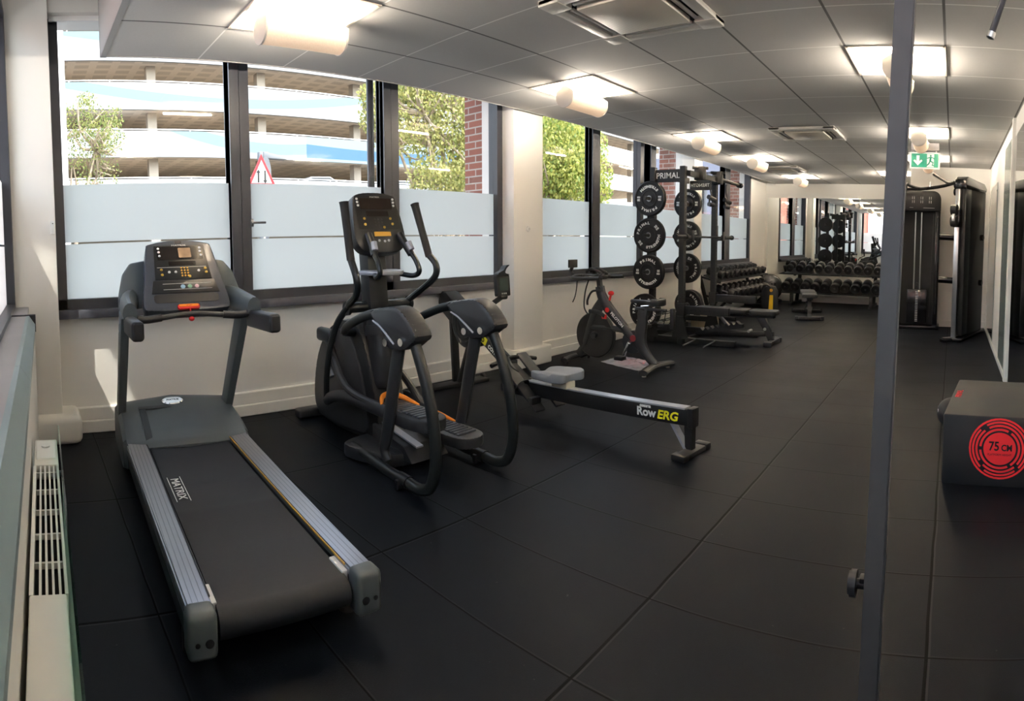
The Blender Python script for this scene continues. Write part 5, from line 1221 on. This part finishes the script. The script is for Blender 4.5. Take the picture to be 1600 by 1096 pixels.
for yy in (7.45, 8.02):
    hg = MB().tube([(-3.27, yy, 2.16), (-3.27, yy, 2.05), (-3.26, yy + .02, 1.96)], .012, 8).cyl((-3.27, yy - .06, 1.94), (-3.24, yy + .09, 1.90), .032).cyl((-3.27, yy - .05, 1.84), (-3.24, yy + .04, 1.83), .03).tube([(-3.26, yy, 1.95), (-3.26, yy - .05, 1.88), (-3.26, yy, 1.83)], .014, 8)
    t.part('hanging_grip', hg, 'charcoal_plastic')
for y, z0, z1 in ((6.80, .395, .50), (7.83, .46, .565)):
    sa = t.part('spotter_arm', MB().prism([(-3.33, z0), (-3.33, z1), (-2.70, z1), (-2.70, z0 + .01), (-2.78, z0)], y - .03, y + .03, 'y', bev=.004), 'rack_black')
    h = MB()
    for i in range(9): h.cyl((-3.27 + i * .062, y - .0315, (z0 + z1) / 2), (-3.27 + i * .062, y - .0295, (z0 + z1) / 2), .012, n=10)
    t.part('holes', h, 'dark_slot', sa, smooth=False)
    t.part('arm_bracket', MB().rbox((-3.42, y - .046, z0 - .03), (-3.31, y + .046, z1 + .03), .006), 'rack_black', sa)
for y in (6.80, 7.83): t.part('bar_hook', MB().rbox((-3.32, y - .035, 1.34), (-3.21, y + .035, 1.37), .006).rbox((-3.225, y - .035, 1.36), (-3.21, y + .035, 1.47), .005).rbox((-3.335, y - .04, 1.33), (-3.318, y + .04, 1.56), .005), 'rack_black')
for x in (-3.14, -2.87): t.part('band_peg', MB().cyl((x, 6.40, .06), (x - .04, 6.86, .065), .0085, n=10), 'brushed_chrome')
LZ = [1.873, 1.400, 0.926, 0.413]; RZ = [1.89, 1.405, 0.917, 0.36]
LX = [-3.765, -3.770, -3.775, -3.822]; RX = [-3.900, -3.900, -3.895, -3.87]
for x, z in zip(LX, LZ): t.part('plate_peg', MB().cyl((x, 6.763, z), (x, 6.50, z), .0215, n=18), 'rack_black')
for x, z in zip(RX, RZ): t.part('plate_peg', MB().cyl((x, 7.867, z), (x, 8.24, z), .0215, n=18), 'rack_black')
# barbell
tb = Thing('barbell', 'long black barbell resting on the squat rack hooks', 'barbell', (-3.27, 7.3, 1.385))
tb.part('shaft', MB().cyl((-3.265, 6.70, 1.387), (-3.265, 7.94, 1.387), .0145, n=14), 'rack_black')
for a, b_ in ((6.40, 6.70), (7.94, 8.27)): tb.part('sleeve', MB().cyl((-3.265, a, 1.387), (-3.265, b_, 1.387), .025, n=18), 'rack_black')
for y in (6.70, 7.94): tb.part('collar', MB().cyl((-3.265, y - .02, 1.387), (-3.265, y + .02, 1.387), .04, n=18), 'rack_black')
for y in (6.405, 8.265): tb.part('end_cap', MB().cyl((-3.265, y - .012, 1.387), (-3.265, y + .012, 1.387), .036, n=18), 'charcoal_plastic')
# bumper plates: disc facing -y in own coordinates
def plate(loc, ang, kg, label, thick=.07, tilt=0.0):
    t = Thing('bumper_plate', label, 'weight plate', loc, tilt, 'bumper plates stored on the squat rack', world=False)
    Mx = Matrix.Rotation(PI / 2, 4, 'X')        # lathe z -> -y
    R0 = .225
    prof = [(.027, -thick / 2), (.215, -thick / 2), (R0, -thick / 2 + .01), (R0, thick / 2 - .01), (.215, thick / 2), (.200, thick / 2), (.194, thick / 2 - .006), (.118, thick / 2 - .006), (.110, thick / 2 + .002), (.100, thick / 2 + .002), (.094, thick / 2 - .004), (.05, thick / 2 - .004), (.05, thick / 2), (.027, thick / 2), (.027, -thick / 2)]
    d = t.part('disc', MB().lathe(prof, Mx, 56), 'plate_rubber')
    t.part('hub_ring', MB().lathe([(.026, thick / 2 - .002), (.026, thick / 2 + .003), (.038, thick / 2 + .003), (.040, thick / 2 - .002)], Mx, 28), 'steel_grey')
    tx = MB(); y = -thick / 2 + .0035
    def ring(word, a0, step, size, r=.156):
        n = len(word)
        for i, ch in enumerate(word):
            a = math.radians(ang + a0) - math.radians(step) * (i - (n - 1) / 2)
            M = frame((r * math.cos(a), y, r * math.sin(a)), (math.sin(a), 0, -math.cos(a)), (math.cos(a), 0, math.sin(a)))
            text_mesh(ch, size, M, tx, .0025, 'CENTER', 0, .0022, 1.15)
    def ring_in(word, a0, step, size, r=.156):
        n = len(word)
        for i, ch in enumerate(word):
            a = math.radians(ang + a0) + math.radians(step) * (i - (n - 1) / 2)
            M = frame((r * math.cos(a), y, r * math.sin(a)), (-math.sin(a), 0, math.cos(a)), (-math.cos(a), 0, -math.sin(a)))
            text_mesh(ch, size, M, tx, .0025, 'CENTER', 0, .0022, 1.15)
    ring('PRIMAL', 90, 16, .046); ring_in('STRENGTH', 270, 13.4, .046)
    for a0 in (0, 180):
        a = math.radians(ang + a0)
        for dz, s_, tt in ((.016, .038, kg), (-.020, .028, 'KG')):
            up = Vector((-math.sin(math.radians(ang)), 0, math.cos(math.radians(ang)))); rt = Vector((math.cos(math.radians(ang)), 0, math.sin(math.radians(ang))))
            p = rt * (.155 if a0 == 0 else -.155) + up * dz
            text_mesh(tt, s_, frame((p.x, y, p.z), rt, up), tx, .0025, 'CENTER', 0, .002, 1.1)
    t.part('lettering', tx, 'print_white', d, smooth=False)
    return t
plate((-3.765, 6.655, LZ[0]), 180, '20', 'black bumper plate with upside down lettering, topmost of the near plate column')
plate((-3.770, 6.655, LZ[1]), 40, '25', 'black bumper plate with tilted lettering, second from top of the near plate column')
plate((-3.775, 6.655, LZ[2]), 0, '15', 'black bumper plate with upright lettering, third from top of the near plate column')
plate((-3.822, 6.655, LZ[3]), 60, '10', 'black bumper plate at the bottom of the near plate column, behind the bike saddle')
plate((-3.900, 8.05, RZ[0]), 180, '20', 'black bumper plate topmost of the far plate column behind the front upright')
plate((-3.900, 8.05, RZ[1]), 200, '20', 'black bumper plate second from top of the far plate column, behind the barbell end')
plate((-3.895, 8.05, RZ[2]), 250, '15', 'black bumper plate third from top of the far plate column')
plate((-3.87, 8.05, RZ[3]), 300, '10', 'black bumper plate at the front of the bottom pair in the far plate column')
plate((-3.87, 8.125, RZ[3]), 20, '10', 'black bumper plate at the back of the bottom pair in the far plate column')

# wooden box inside the rack
t = Thing('wooden_tray', 'small pale wooden box on the floor inside the squat rack', 'box', (-3.72, 8.38, 0))
wb = MB(); x0, x1, y0, y1 = -3.90, -3.56, 8.22, 8.52
t.part('base', MB().box((x0 + .02, y0 + .02, .002), (x1 - .02, y1 - .02, .02)), 'pale_wood', smooth=False)
for a, b_ in (((x0, y0, 0), (x1, y0 + .02, .2)), ((x0, y1 - .02, 0), (x1, y1, .2)), ((x0, y0 + .02, 0), (x0 + .02, y1 - .02, .2)), ((x1 - .02, y0 + .02, 0), (x1, y1 - .02, .2))): t.part('side', MB().box(a, b_), 'pale_wood', smooth=False)

# ---------------------------------------------------------------- adjustable benches (own x along the bench, back pad to seat)
def bench(loc, rot, label, drop=0.0):
    t = Thing('weight_bench', label, 'bench', loc, rot, 'adjustable weight benches', world=False)
    t.part('back_pad', MB().prism(rrect(-.66, -.14, .10, .14, .05), .385, .445, 'z', bev=.015), 'pad_vinyl')
    sp_ = MB().prism(rrect(.13, -.135, .50, .135, .06), .385, .445, 'z', bev=.015)
    t.part('seat_pad', sp_, 'pad_vinyl')
    t.part('pad_frame', MB().rbox((-.6, -.05, .345), (.46, .05, .388), .006), 'rack_black')
    t.part('spine', MB().beam((-.62, 0, .06), (.45, 0, .14), .06, .06, .006), 'rack_black')
    t.part('front_post', MB().prism([(.20, .36), (.32, .36), (.40, .22), (.46, .05), (.38, .05), (.32, .18)], -.035, .035, 'y', bev=.006), 'machine_grey')
    st = [(-.70, .035), (-.66, .10)]
    teeth = [(-.66, .09)]
    for k in range(8): teeth += [(-.60 + k * .075, .115 + k * .018), (-.585 + k * .075, .15 + k * .018), (-.545 + k * .075, .118 + k * .018)]
    teeth += [(.02, .24), (.02, .19), (-.66, .05)]
    t.part('ladder', MB().prism(teeth, -.045, .045, 'y'), 'machine_grey', smooth=False)
    t.part('back_strut', MB().beam((-.35, 0, .36), (-.18, 0, .20), .05, .035, .004), 'steel_grey')
    t.part('pop_pin', MB().cyl((.12, -.06, .16), (.12, .06, .16), .018, n=12).cyl((.34, -.05, .20), (.34, .05, .20), .02, n=12), 'brushed_chrome')
    t.part('front_foot', MB().rbox((.40, -.22, 0), (.48, .22, .06), .012).rbox((.385, -.25, 0), (.495, -.19, .065), .012).rbox((.385, .19, 0), (.495, .25, .065), .012), 'machine_grey')
    t.part('rear_foot', MB().rbox((-.70, -.27, 0), (-.63, .27, .06), .012), 'rack_black')
    for s in (-1, 1): t.part('wheel', MB().cyl((-.69, s * .29, .04), (-.69, s * .26, .04), .04, n=18), 'black_plastic')
    return t
bench((-2.72, 7.30, 0), 0.0, 'black adjustable bench standing inside the squat rack with its seat end out')
bench((-2.55, 10.28, 0), -1.28, 'black adjustable bench standing alone in front of the dumbbell rack')

# ---------------------------------------------------------------- dumbbells and their racks
mat('dumbbell_rubber', (0.010, 0.010, 0.011), 0.36)
mat('dumbbell_ring', (0.07, 0.07, 0.075), 0.4)
def make_dumbbell(name_label, loc, rot, r, L, group):
    t = Thing('dumbbell', name_label, 'dumbbell', loc, 0, group, world=False)
    t.o.rotation_euler = rot
    for s in (-1, 1):
        Mx = Matrix.Rotation(PI / 2 * s, 4, 'Y')
        hd = t.part('head', MB().lathe([(0, L * .18), (r * .8, L * .18), (r, L * .22), (r, L * .46), (r * .93, L * .49), (r * .80, L * .5), (r * .74, L * .49), (0, L * .49)], Mx, 24), 'dumbbell_rubber')
        t.part('end_ring', MB().lathe([(0, L * .49), (r * .22, L * .49), (r * .20, L * .497), (0, L * .497)], Mx, 16), 'dumbbell_ring', hd)
    t.part('handle', MB().cyl((-L * .19, 0, 0), (L * .19, 0, 0), .016, n=12), 'steel_grey')
    return t
def db_row(n, p0, p1, rot, r0, r1, L, lab, group):
    p0, p1 = Vector(p0), Vector(p1)
    proto = make_dumbbell(lab(0), p0, rot, r0, L, group)
    for k in range(1, n):
        q = p0 + (p1 - p0) * (k / (n - 1))
        o = dup(proto.o, q, Euler(rot), lab(k), group)
        s = 1 + (r1 / r0 - 1) * k / (n - 1)
        o.scale = (1 + (s - 1) * .5, s, s)
TILT = .20
# rack along the window wall
t = Thing('dumbbell_rack', 'black two tier dumbbell rack along the window wall', 'dumbbell rack', (-3.9, 10.4, 0))
for y in (9.17, 11.425):
    t.part('end_frame', MB().beam((-4.20, y, .74), (-4.00, y, .05), .05, .05).rbox((-4.20, y - .03, 0), (-3.52, y + .03, .06), .006).beam((-4.19, y, .72), (-3.81, y, .63), .04, .03).beam((-4.09, y, .40), (-3.60, y, .295), .04, .03).beam((-3.97, y, .06), (-3.72, y, .30), .04, .04), 'rack_black')
t.part('upper_tray', MB().add([(-4.12, 9.15, .755), (-3.80, 9.15, .665), (-3.80, 11.75, .665), (-4.12, 11.75, .755), (-4.12, 9.15, .735), (-3.80, 9.15, .645), (-3.80, 11.75, .645), (-4.12, 11.75, .735)], [(0, 1, 2, 3), (4, 7, 6, 5), (0, 4, 5, 1), (1, 5, 6, 2), (2, 6, 7, 3), (3, 7, 4, 0)]), 'rack_black', smooth=False)
t.part('lower_tray', MB().add([(-3.95, 9.15, .425), (-3.58, 9.15, .33), (-3.58, 11.75, .33), (-3.95, 11.75, .425), (-3.95, 9.15, .405), (-3.58, 9.15, .31), (-3.58, 11.75, .31), (-3.95, 11.75, .405)], [(0, 1, 2, 3), (4, 7, 6, 5), (0, 4, 5, 1), (1, 5, 6, 2), (2, 6, 7, 3), (3, 7, 4, 0)]), 'rack_black', smooth=False)
NW = 10
db_row(NW, (-3.955, 9.30, .786), (-3.955, 11.55, .786), (0, .27, 0), .070, .070, .31,
       lambda k: 'black dumbbell, %s from the squat rack, upper tier of window rack' % ORD[k], 'dumbbells on the upper tier of the window wall rack')
db_row(NW, (-3.765, 9.30, .470), (-3.765, 11.55, .470), (0, .25, 0), .084, .084, .36,
       lambda k: 'black dumbbell, %s from the squat rack, lower tier of window rack' % ORD[k], 'dumbbells on the lower tier of the window wall rack')
# rack under the far mirror
t = Thing('dumbbell_rack', 'black two tier dumbbell rack under the far mirror', 'dumbbell rack', (-2.6, 12.4, 0))
for x in (-3.36, -1.66):
    t.part('end_frame', MB().beam((x, 12.74, .76), (x, 12.45, .05), .07, .05).rbox((x - .035, 11.90, 0), (x + .035, 12.76, .06), .006).beam((x, 12.72, .75), (x, 12.24, .63), .05, .03).beam((x, 12.56, .37), (x, 11.98, .235), .05, .03).rbox((x - .035, 12.0, .05), (x + .035, 12.05, .25), .005), 'rack_black')
    t.part('frame_plate', MB().rbox((x - .03, 11.985, .03), (x + .03, 11.999, .22), .005), 'machine_grey')
t.part('upper_tray', MB().add([(-3.58, 12.58, .765), (-1.50, 12.58, .765), (-1.50, 12.22, .665), (-3.58, 12.22, .665), (-3.58, 12.58, .745), (-1.50, 12.58, .745), (-1.50, 12.22, .645), (-3.58, 12.22, .645)], [(0, 3, 2, 1), (4, 5, 6, 7), (0, 1, 5, 4), (1, 2, 6, 5), (2, 3, 7, 6), (3, 0, 4, 7)]), 'rack_black', smooth=False)
t.part('lower_tray', MB().add([(-3.58, 12.36, .385), (-1.50, 12.36, .385), (-1.50, 11.96, .275), (-3.58, 11.96, .275), (-3.58, 12.36, .365), (-1.50, 12.36, .365), (-1.50, 11.96, .255), (-3.58, 11.96, .255)], [(0, 3, 2, 1), (4, 5, 6, 7), (0, 1, 5, 4), (1, 2, 6, 5), (2, 3, 7, 6), (3, 0, 4, 7)]), 'rack_black', smooth=False)
db_row(10, (-3.478, 12.39, .812), (-1.56, 12.39, .812), (0, -.27, PI / 2), .080, .092, .34,
       lambda k: 'black dumbbell, %s from the window side, upper tier under far mirror' % ORD[k], 'dumbbells on the upper tier under the far mirror')
db_row(10, (-3.498, 12.15, .440), (-1.56, 12.15, .445), (0, -.27, PI / 2), .094, .102, .38,
       lambda k: 'black dumbbell, %s from the window side, lower tier under far mirror' % ORD[k], 'dumbbells on the lower tier under the far mirror')

# gym ball on its ring, upright bag with a yellow stripe
mat('ball_grey', (0.045, 0.047, 0.050), 0.22)
t = Thing('exercise_ball', 'large shiny dark grey exercise ball in the far window corner', 'exercise ball', (-3.92, 12.25, .065))
t.part('ball', MB().sphere((-3.92, 12.25, .34), .29, 36), 'ball_grey')
t.part('valve', MB().cyl((-3.64, 12.0, .34), (-3.635, 11.995, .34), .012, n=12), 'charcoal_plastic')
tag(obj('ball_ring', MB().lathe([(.20, 0), (.28, .0), (.29, .04), (.26, .075), (.22, .075), (.19, .04), (.20, 0)], Matrix.Translation((-3.92, 12.25, 0)), 32), 'charcoal_plastic'), 'black ring base under the dark grey exercise ball', 'ball stand')
mat('yellow_fabric', (0.75, 0.45, 0.01), 0.6)
t = Thing('sandbag', 'dark upright bag with a broad yellow stripe on the floor beyond the bench', 'bag', (-3.36, 10.50, 0))
bg_ = MB()
for k, (r_, z) in enumerate(((.13, 0), (.16, .06), (.155, .25), (.15, .42), (.11, .50), (.05, .53))): pass
t.part('body', MB().lathe([(0, 0), (.13, 0), (.16, .06), (.155, .26), (.15, .42), (.11, .50), (.04, .53), (0, .53)], Matrix.Translation((-3.36, 10.50, 0)) @ Matrix.Diagonal((1.05, .8, 1, 1)), 24), 'charcoal_plastic')
t.part('stripe', MB().prism([(-.05, .02), (.035, .02), (.035, .35), (-.03, .35)], 0, .006, 'z', frame((-3.29, 10.372, 0), (1, .22, 0), (0, 0, 1))), 'yellow_fabric', smooth=False)
t.part('strap', MB().tube([(-3.45, 10.41, .44), (-3.39, 10.37, .53), (-3.31, 10.37, .50), (-3.29, 10.40, .42)], .014, 8).tube([(-3.49, 10.45, .40), (-3.47, 10.39, .20), (-3.45, 10.41, .05)], .010, 8), 'machine_grey')
t.part('medal', MB().cyl((-3.29, 10.37, .44), (-3.29, 10.362, .44), .03, n=16), 'yellow_strip')

# ---------------------------------------------------------------- corner cable machine
mat('gloss_black', (0.008, 0.008, 0.009), 0.2, coat=0.3)
mat('cable_grey', (0.014, 0.0145, 0.015), 0.4)
t = Thing('cable_machine', 'black corner cable machine with two tall weight towers and pull up handles', 'cable machine', (-.2, 9.2, 0))
x0, x1, yf, yb = -.90, -.225, 9.43, 9.75
def arch(k): return [(x0 + k, 0.0 + k), (x1 - k, 0.0 + k)] + [(x1 - k - .12 + .12 * math.cos(a), 2.22 - k - .12 + .12 * math.sin(a)) for a in [i * PI / 16 for i in range(9)]] + [(x0 + k + .12 + .12 * math.cos(a), 2.22 - k - .12 + .12 * math.sin(a)) for a in [PI / 2 + i * PI / 16 for i in range(9)]]
t.part('tower_back', MB().prism(arch(0), yb - .16, yb, 'y', bev=.01), 'gloss_black')
sides = MB()
for a, b_ in ((x0, x0 + .07), (x1 - .075, x1)): sides.rbox((a, yf, 0.02), (b_, yb - .1, 2.0), .012)
t.part('tower_side', sides, 'gloss_black')
hdr = t.part('tower_header', MB().prism([(x0, 1.90), (x1, 1.90)] + [(x1 - .12 + .12 * math.cos(a), 2.10 + .12 * math.sin(a)) for a in [i * PI / 16 for i in range(9)]] + [(x0 + .12 + .12 * math.cos(a), 2.10 + .12 * math.sin(a)) for a in [PI / 2 + i * PI / 16 for i in range(9)]], yf - .02, yb - .1, 'y', bev=.012), 'cable_grey')
pc = MB()
for k in range(3):
    xx = -.665 + k * .135
    for dz in (0, -.06):
        for q in (-.018, .012): pc.rbox((xx + q, yf - .0245, 2.08 + dz), (xx + q + .011, yf - .019, 2.125 + dz), .003, 1)
pc.box((-.72, yf - .0235, 1.945), (-.66, yf - .0205, 1.952)).box((-.50, yf - .0235, 1.942), (-.32, yf - .0205, 1.950))
t.part('pictograms', pc, 'steel_grey', hdr, smooth=False)
t.part('well', MB().box((x0 + .05, yb - .165, .05), (x1 - .05, yb - .158, 1.9)), 'dark_slot', smooth=False)
for x in (-.622, -.525): t.part('guide_rod', MB().cyl((x, yf + .10, .10), (x, yf + .10, 1.88), .011, n=12), 'brushed_chrome')
stk = t.part('weight_stack', MB().rbox((-.72, yf + .03, .10), (-.40, yf + .17, .64), .006), 'gloss_black')
lb_ = MB()
for k in range(18): lb_.box((-.585, yf + .028, .12 + k * .028), (-.545, yf + .031, .131 + k * .028))
t.part('weight_label', lb_, 'lamp_cap', stk, smooth=False)
t.part('top_pulley', MB().cyl((-.575, yf + .08, .71), (-.575, yf + .12, .71), .035, n=18).rbox((-.60, yf + .07, .64), (-.55, yf + .13, .70), .006), 'machine_grey')
t.part('tower_foot', MB().rbox((x0 - .05, yf - .05, 0), (x1 + .03, yb, .06), .01), 'gloss_black')
t.part('cable', MB().cyl((-.36, yf + .04, .2), (-.33, yf + .04, 1.86), .006, n=8).cyl((x1 - .035, yf - .012, .25), (x1 - .035, yf - .012, 1.8), .005, n=8), 'machine_grey')
t.part('column', MB().cyl((-.97, 9.36, .05), (-.97, 9.36, 2.05), .03, n=18), 'brushed_chrome')
# right hand tower, set at an angle
A, B2 = Vector((.06, 8.36, 0)), Vector((.41, 9.36, 0)); dv = (B2 - A).normalized(); nv = Vector((dv.y, -dv.x, 0))
MT = Matrix(((dv.x, nv.x, 0, A.x), (dv.y, nv.y, 0, A.y), (0, 0, 1, 0), (0, 0, 0, 1)))   # x along the tower, y to its right
L = (B2 - A).length
sidep = [(0.05, .08), (L, .04)] + [(L - .13 + .13 * math.cos(a), 2.17 + .13 * math.sin(a)) for a in [i * PI / 16 for i in range(9)]] + [(0.0, 2.30), (0.0, 2.2)]
t.part('tower_panel', MB().prism(sidep, 0.0, .08, 'y', MT, bev=.012), 'cable_grey')
t.part('tower_front', MB().rbox((.02, -.02, .08), (.26, .10, 2.22), .012, 2, MT), 'cable_grey')
t.part('tower_cap', MB().prism([(-.05, 2.16), (L - .10, 2.20), (L - .05, 2.26), (L - .2, 2.33), (0.05, 2.345), (-.05, 2.30)], -.06, .12, 'y', MT, bev=.02), 'gloss_black')
t.part('tower_foot', MB().rbox((-.10, -.05, 0), (L + .02, .13, .06), .01, 2, MT).beam(MT @ Vector((-.02, 0, .035)), MT @ Vector((-.20, -.12, .03)), .10, .06, .008), 'gloss_black')
t.part('column', MB().rbox((-.075, -.035, .06), (-.015, .035, 2.16), .01, 2, MT), 'brushed_chrome')
cg = t.part('carriage', MB().rbox((-.11, -.055, 1.62), (.02, .055, 1.88), .015, 2, MT), 'gloss_black')
pl_ = MB()
for z in (1.86, 1.70): pl_.cyl(MT @ Vector((-.13, -.06, z)), MT @ Vector((-.13, .02, z)), .075, n=22)
t.part('pulley', pl_, 'cable_grey', cg)
pb_ = MB()
for z in (1.86, 1.70): pb_.cyl(MT @ Vector((-.13, -.066, z)), MT @ Vector((-.13, -.058, z)), .014, n=12)
t.part('pulley_bolt', pb_, 'brushed_chrome', cg)
t.part('handle_clip', MB().rbox((-.24, -.02, 1.70), (-.205, .02, 1.80), .008, 2, MT), 'brushed_chrome', cg)
t.part('info_label', MB().rbox((.035, -.0235, 1.42), (.085, -.0195, 1.66), .002, 1, MT), 'lamp_cap', smooth=False)
pu = MB()
for z in (2.22, 2.12): pu.cyl(MT @ Vector((.0, -.075, z)), MT @ Vector((.0, -.02, z)), .05, n=18)
t.part('upper_pulley', pu, 'gloss_black')
t.part('badge', MB().rbox((L * .62, -.003, 2.04), (L * .86, .001, 2.09), .002, 1, MT), 'machine_grey')
ends = {}
for z in (1.50, .80):
    pR = MT @ Vector((L * .55, -.03, z))
    t.part('brace', MB().tube([(x1 - .04, 9.60, z), (-.05, 9.58, z - .005), (.18, 9.42, z - .01), (pR.x, pR.y, z - .01)], .05, 8, flat=(.35, 1.0)), 'gloss_black')
    e0 = MT @ Vector((L * .8, .08, z)); e1 = MT @ Vector((L * .8, .13, z))
    t.part('brace_knob', MB().cyl(e0, e1, .045, n=16), 'gloss_black')
t.part('top_bar', MB().tube([(-.86, 9.50, 2.235), (-.55, 9.46, 2.25), (-.2, 9.22, 2.28), (.05, 8.75, 2.31), (.16, 8.62, 2.32)], .026, 10), 'gloss_black')
for P in ([(-.80, 9.48, 2.24), (-.78, 9.32, 2.27), (-.80, 9.08, 2.36), (-.80, 9.0, 2.40)], [(-.46, 9.40, 2.26), (-.56, 9.30, 2.24), (-.70, 9.22, 2.27), (-.76, 9.18, 2.30)], [(-.02, 8.86, 2.31), (-.10, 8.92, 2.30), (-.20, 9.02, 2.36), (-.34, 9.12, 2.45)]):
    h = t.part('pull_up_handle', MB().tube(P, [.022, .022, .022, .022], 10), 'cable_grey')
    e = Vector(P[-1]); d_ = (e - Vector(P[-2])).normalized()
    t.part('handle_end', MB().cyl(e, e + d_ * .012, .022, n=12), 'brushed_chrome', h)
t.part('bar_pin', MB().cyl((-.40, 9.38, 2.26), (-.40, 9.38, 2.36), .014, n=10), 'brushed_chrome')

# ---------------------------------------------------------------- plyo box, ball, post, hanging rod
mat('box_foam', (0.015, 0.0165, 0.020), 0.6, noise=0.12, nscale=4, bump=0.1, bscale=160)
mat('box_red', (0.90, 0.035, 0.045), 0.5)
BA = -0.11
t = Thing('plyo_box', 'black foam plyo box with a red ringed 75CM roundel on its front', 'plyo box', (-.022, 3.30, 0), BA, world=False)
WB, DB, HB = .53, .88, .405
bx_ = t.part('body', MB().rbox((0, 0, 0), (WB, DB, HB), .012, 2), 'box_foam')
cx_, cz_ = .325, .222
rg = MB()
Mx = Matrix.Translation((cx_, 0, cz_)) @ Matrix.Rotation(PI / 2, 4, 'X')
rg.lathe([(0, 0), (.092, 0), (.092, .0015), (0, .0015)], Mx, 56)
def arc(r0, r1, a0, a1):
    n = 40; vs = []; fs = []
    for i in range(n + 1):
        a = math.radians(a0 + (a1 - a0) * i / n)
        for r in (r0, r1): vs.append((cx_ + r * math.cos(a), -.0012, cz_ + r * math.sin(a)))
    for i in range(n): fs.append((2 * i, 2 * i + 1, 2 * i + 3, 2 * i + 2))
    rg.add(vs, fs)
for a0, a1 in ((-55, 55), (65, 175), (185, 295)): arc(.103, .116, a0, a1)
for a0, a1 in ((-40, 118), (130, 212), (226, 310)): arc(.125, .137, a0, a1)
for a0, a1 in ((-44, 120), (136, 225), (236, 306)): arc(.145, .156, a0, a1)
arc(.163, .174, 0, 360)
ro = t.part('roundel', rg, 'box_red', bx_, smooth=False)
tx = MB(); text_mesh('75', .072, frame((cx_ - .032, -.0022, cz_ + .012), (1, 0, 0), (0, 0, 1)), tx, .0006, 'CENTER', 0, 0.0015, .85); text_mesh('CM', .050, frame((cx_ + .040, -.0022, cz_ + .005), (1, 0, 0), (0, 0, 1)), tx, .0006, 'CENTER', 0, 0.0015, .85)
text_mesh('PLATFORM HEIGHT', .0155, frame((cx_, -.0022, cz_ - .034), (1, 0, 0), (0, 0, 1)), tx, .0005)
t.part('lettering', tx, 'box_foam', bx_, smooth=False)
tx = MB(); text_mesh('PRIMAL', .055, frame((.045, .47, HB + .001), (0, 1, 0), (-1, 0, 0)), tx, .0006); t.part('lettering', tx, 'box_red', bx_, smooth=False)
t.part('side_panel', MB().box((-.0012, .30, .05), (0.001, .80, .36)), 'box_red', bx_, smooth=False)
t = Thing('slam_ball', 'small black slam ball on the floor behind the plyo box', 'ball', (.03, 4.36, 0))
t.part('ball', MB().sphere((.03, 4.36, .11), .11, 26), 'box_foam')
tx = MB()
for k in range(2): tx.rbox((-.072 + k * .012, 4.315, .12), (-.066 + k * .012, 4.318, .145), .001, 1)
t.part('print', tx, 'print_white', smooth=False)

mat('post_grey', (0.070, 0.070, 0.074), 0.42, noise=0.04)
t = Thing('upright_post', 'tall grey steel post with a round black knob standing clear of the walls', 'post', (-.166, 1.5, 0))
def pxx(z): return -.1625 + (z - 1.05) * .0222
q = []
mbp = MB()
vs = []
for z in (0.0, ZC):
    c = pxx(z); vs += [(c - .0255, 1.48, z), (c + .0255, 1.48, z), (c + .0255, 1.53, z), (c - .0255, 1.53, z)]
mbp.add(vs, [(3, 2, 1, 0), (4, 5, 6, 7), (0, 1, 5, 4), (1, 2, 6, 5), (2, 3, 7, 6), (3, 0, 4, 7)])
bmesh.ops.bevel(mbp.bm, geom=mbp.bm.edges[:], offset=.004, segments=2, affect='EDGES')
t.part('shaft', mbp, 'post_grey')
zk = .452; c = pxx(zk) - .0255
kn = t.part('knob', MB().cyl((c - .038, 1.505, zk), (c - .022, 1.505, zk), .034, n=28).cyl((c - .043, 1.505, zk), (c - .038, 1.505, zk), .029, n=28), 'charcoal_plastic')
t.part('spindle', MB().cyl((c - .022, 1.505, zk), (c + .002, 1.505, zk), .013, n=14).rbox((c - .014, 1.49, zk + .008), (c, 1.52, zk + .022), .003), 'black_plastic', kn)
t = Thing('hanging_rod', 'thin dark rod hanging from the ceiling beside the grey post', 'rod', (.31, 1.5, ZC))
t.part('rod', MB().cyl((.075, 1.5, 1.885), (.305, 1.5, ZC), .0085, n=14), 'frame_metal')
t.part('tip', MB().cyl((.0735, 1.5, 1.880), (.078, 1.5, 1.894), .0105, n=14), 'brushed_chrome')
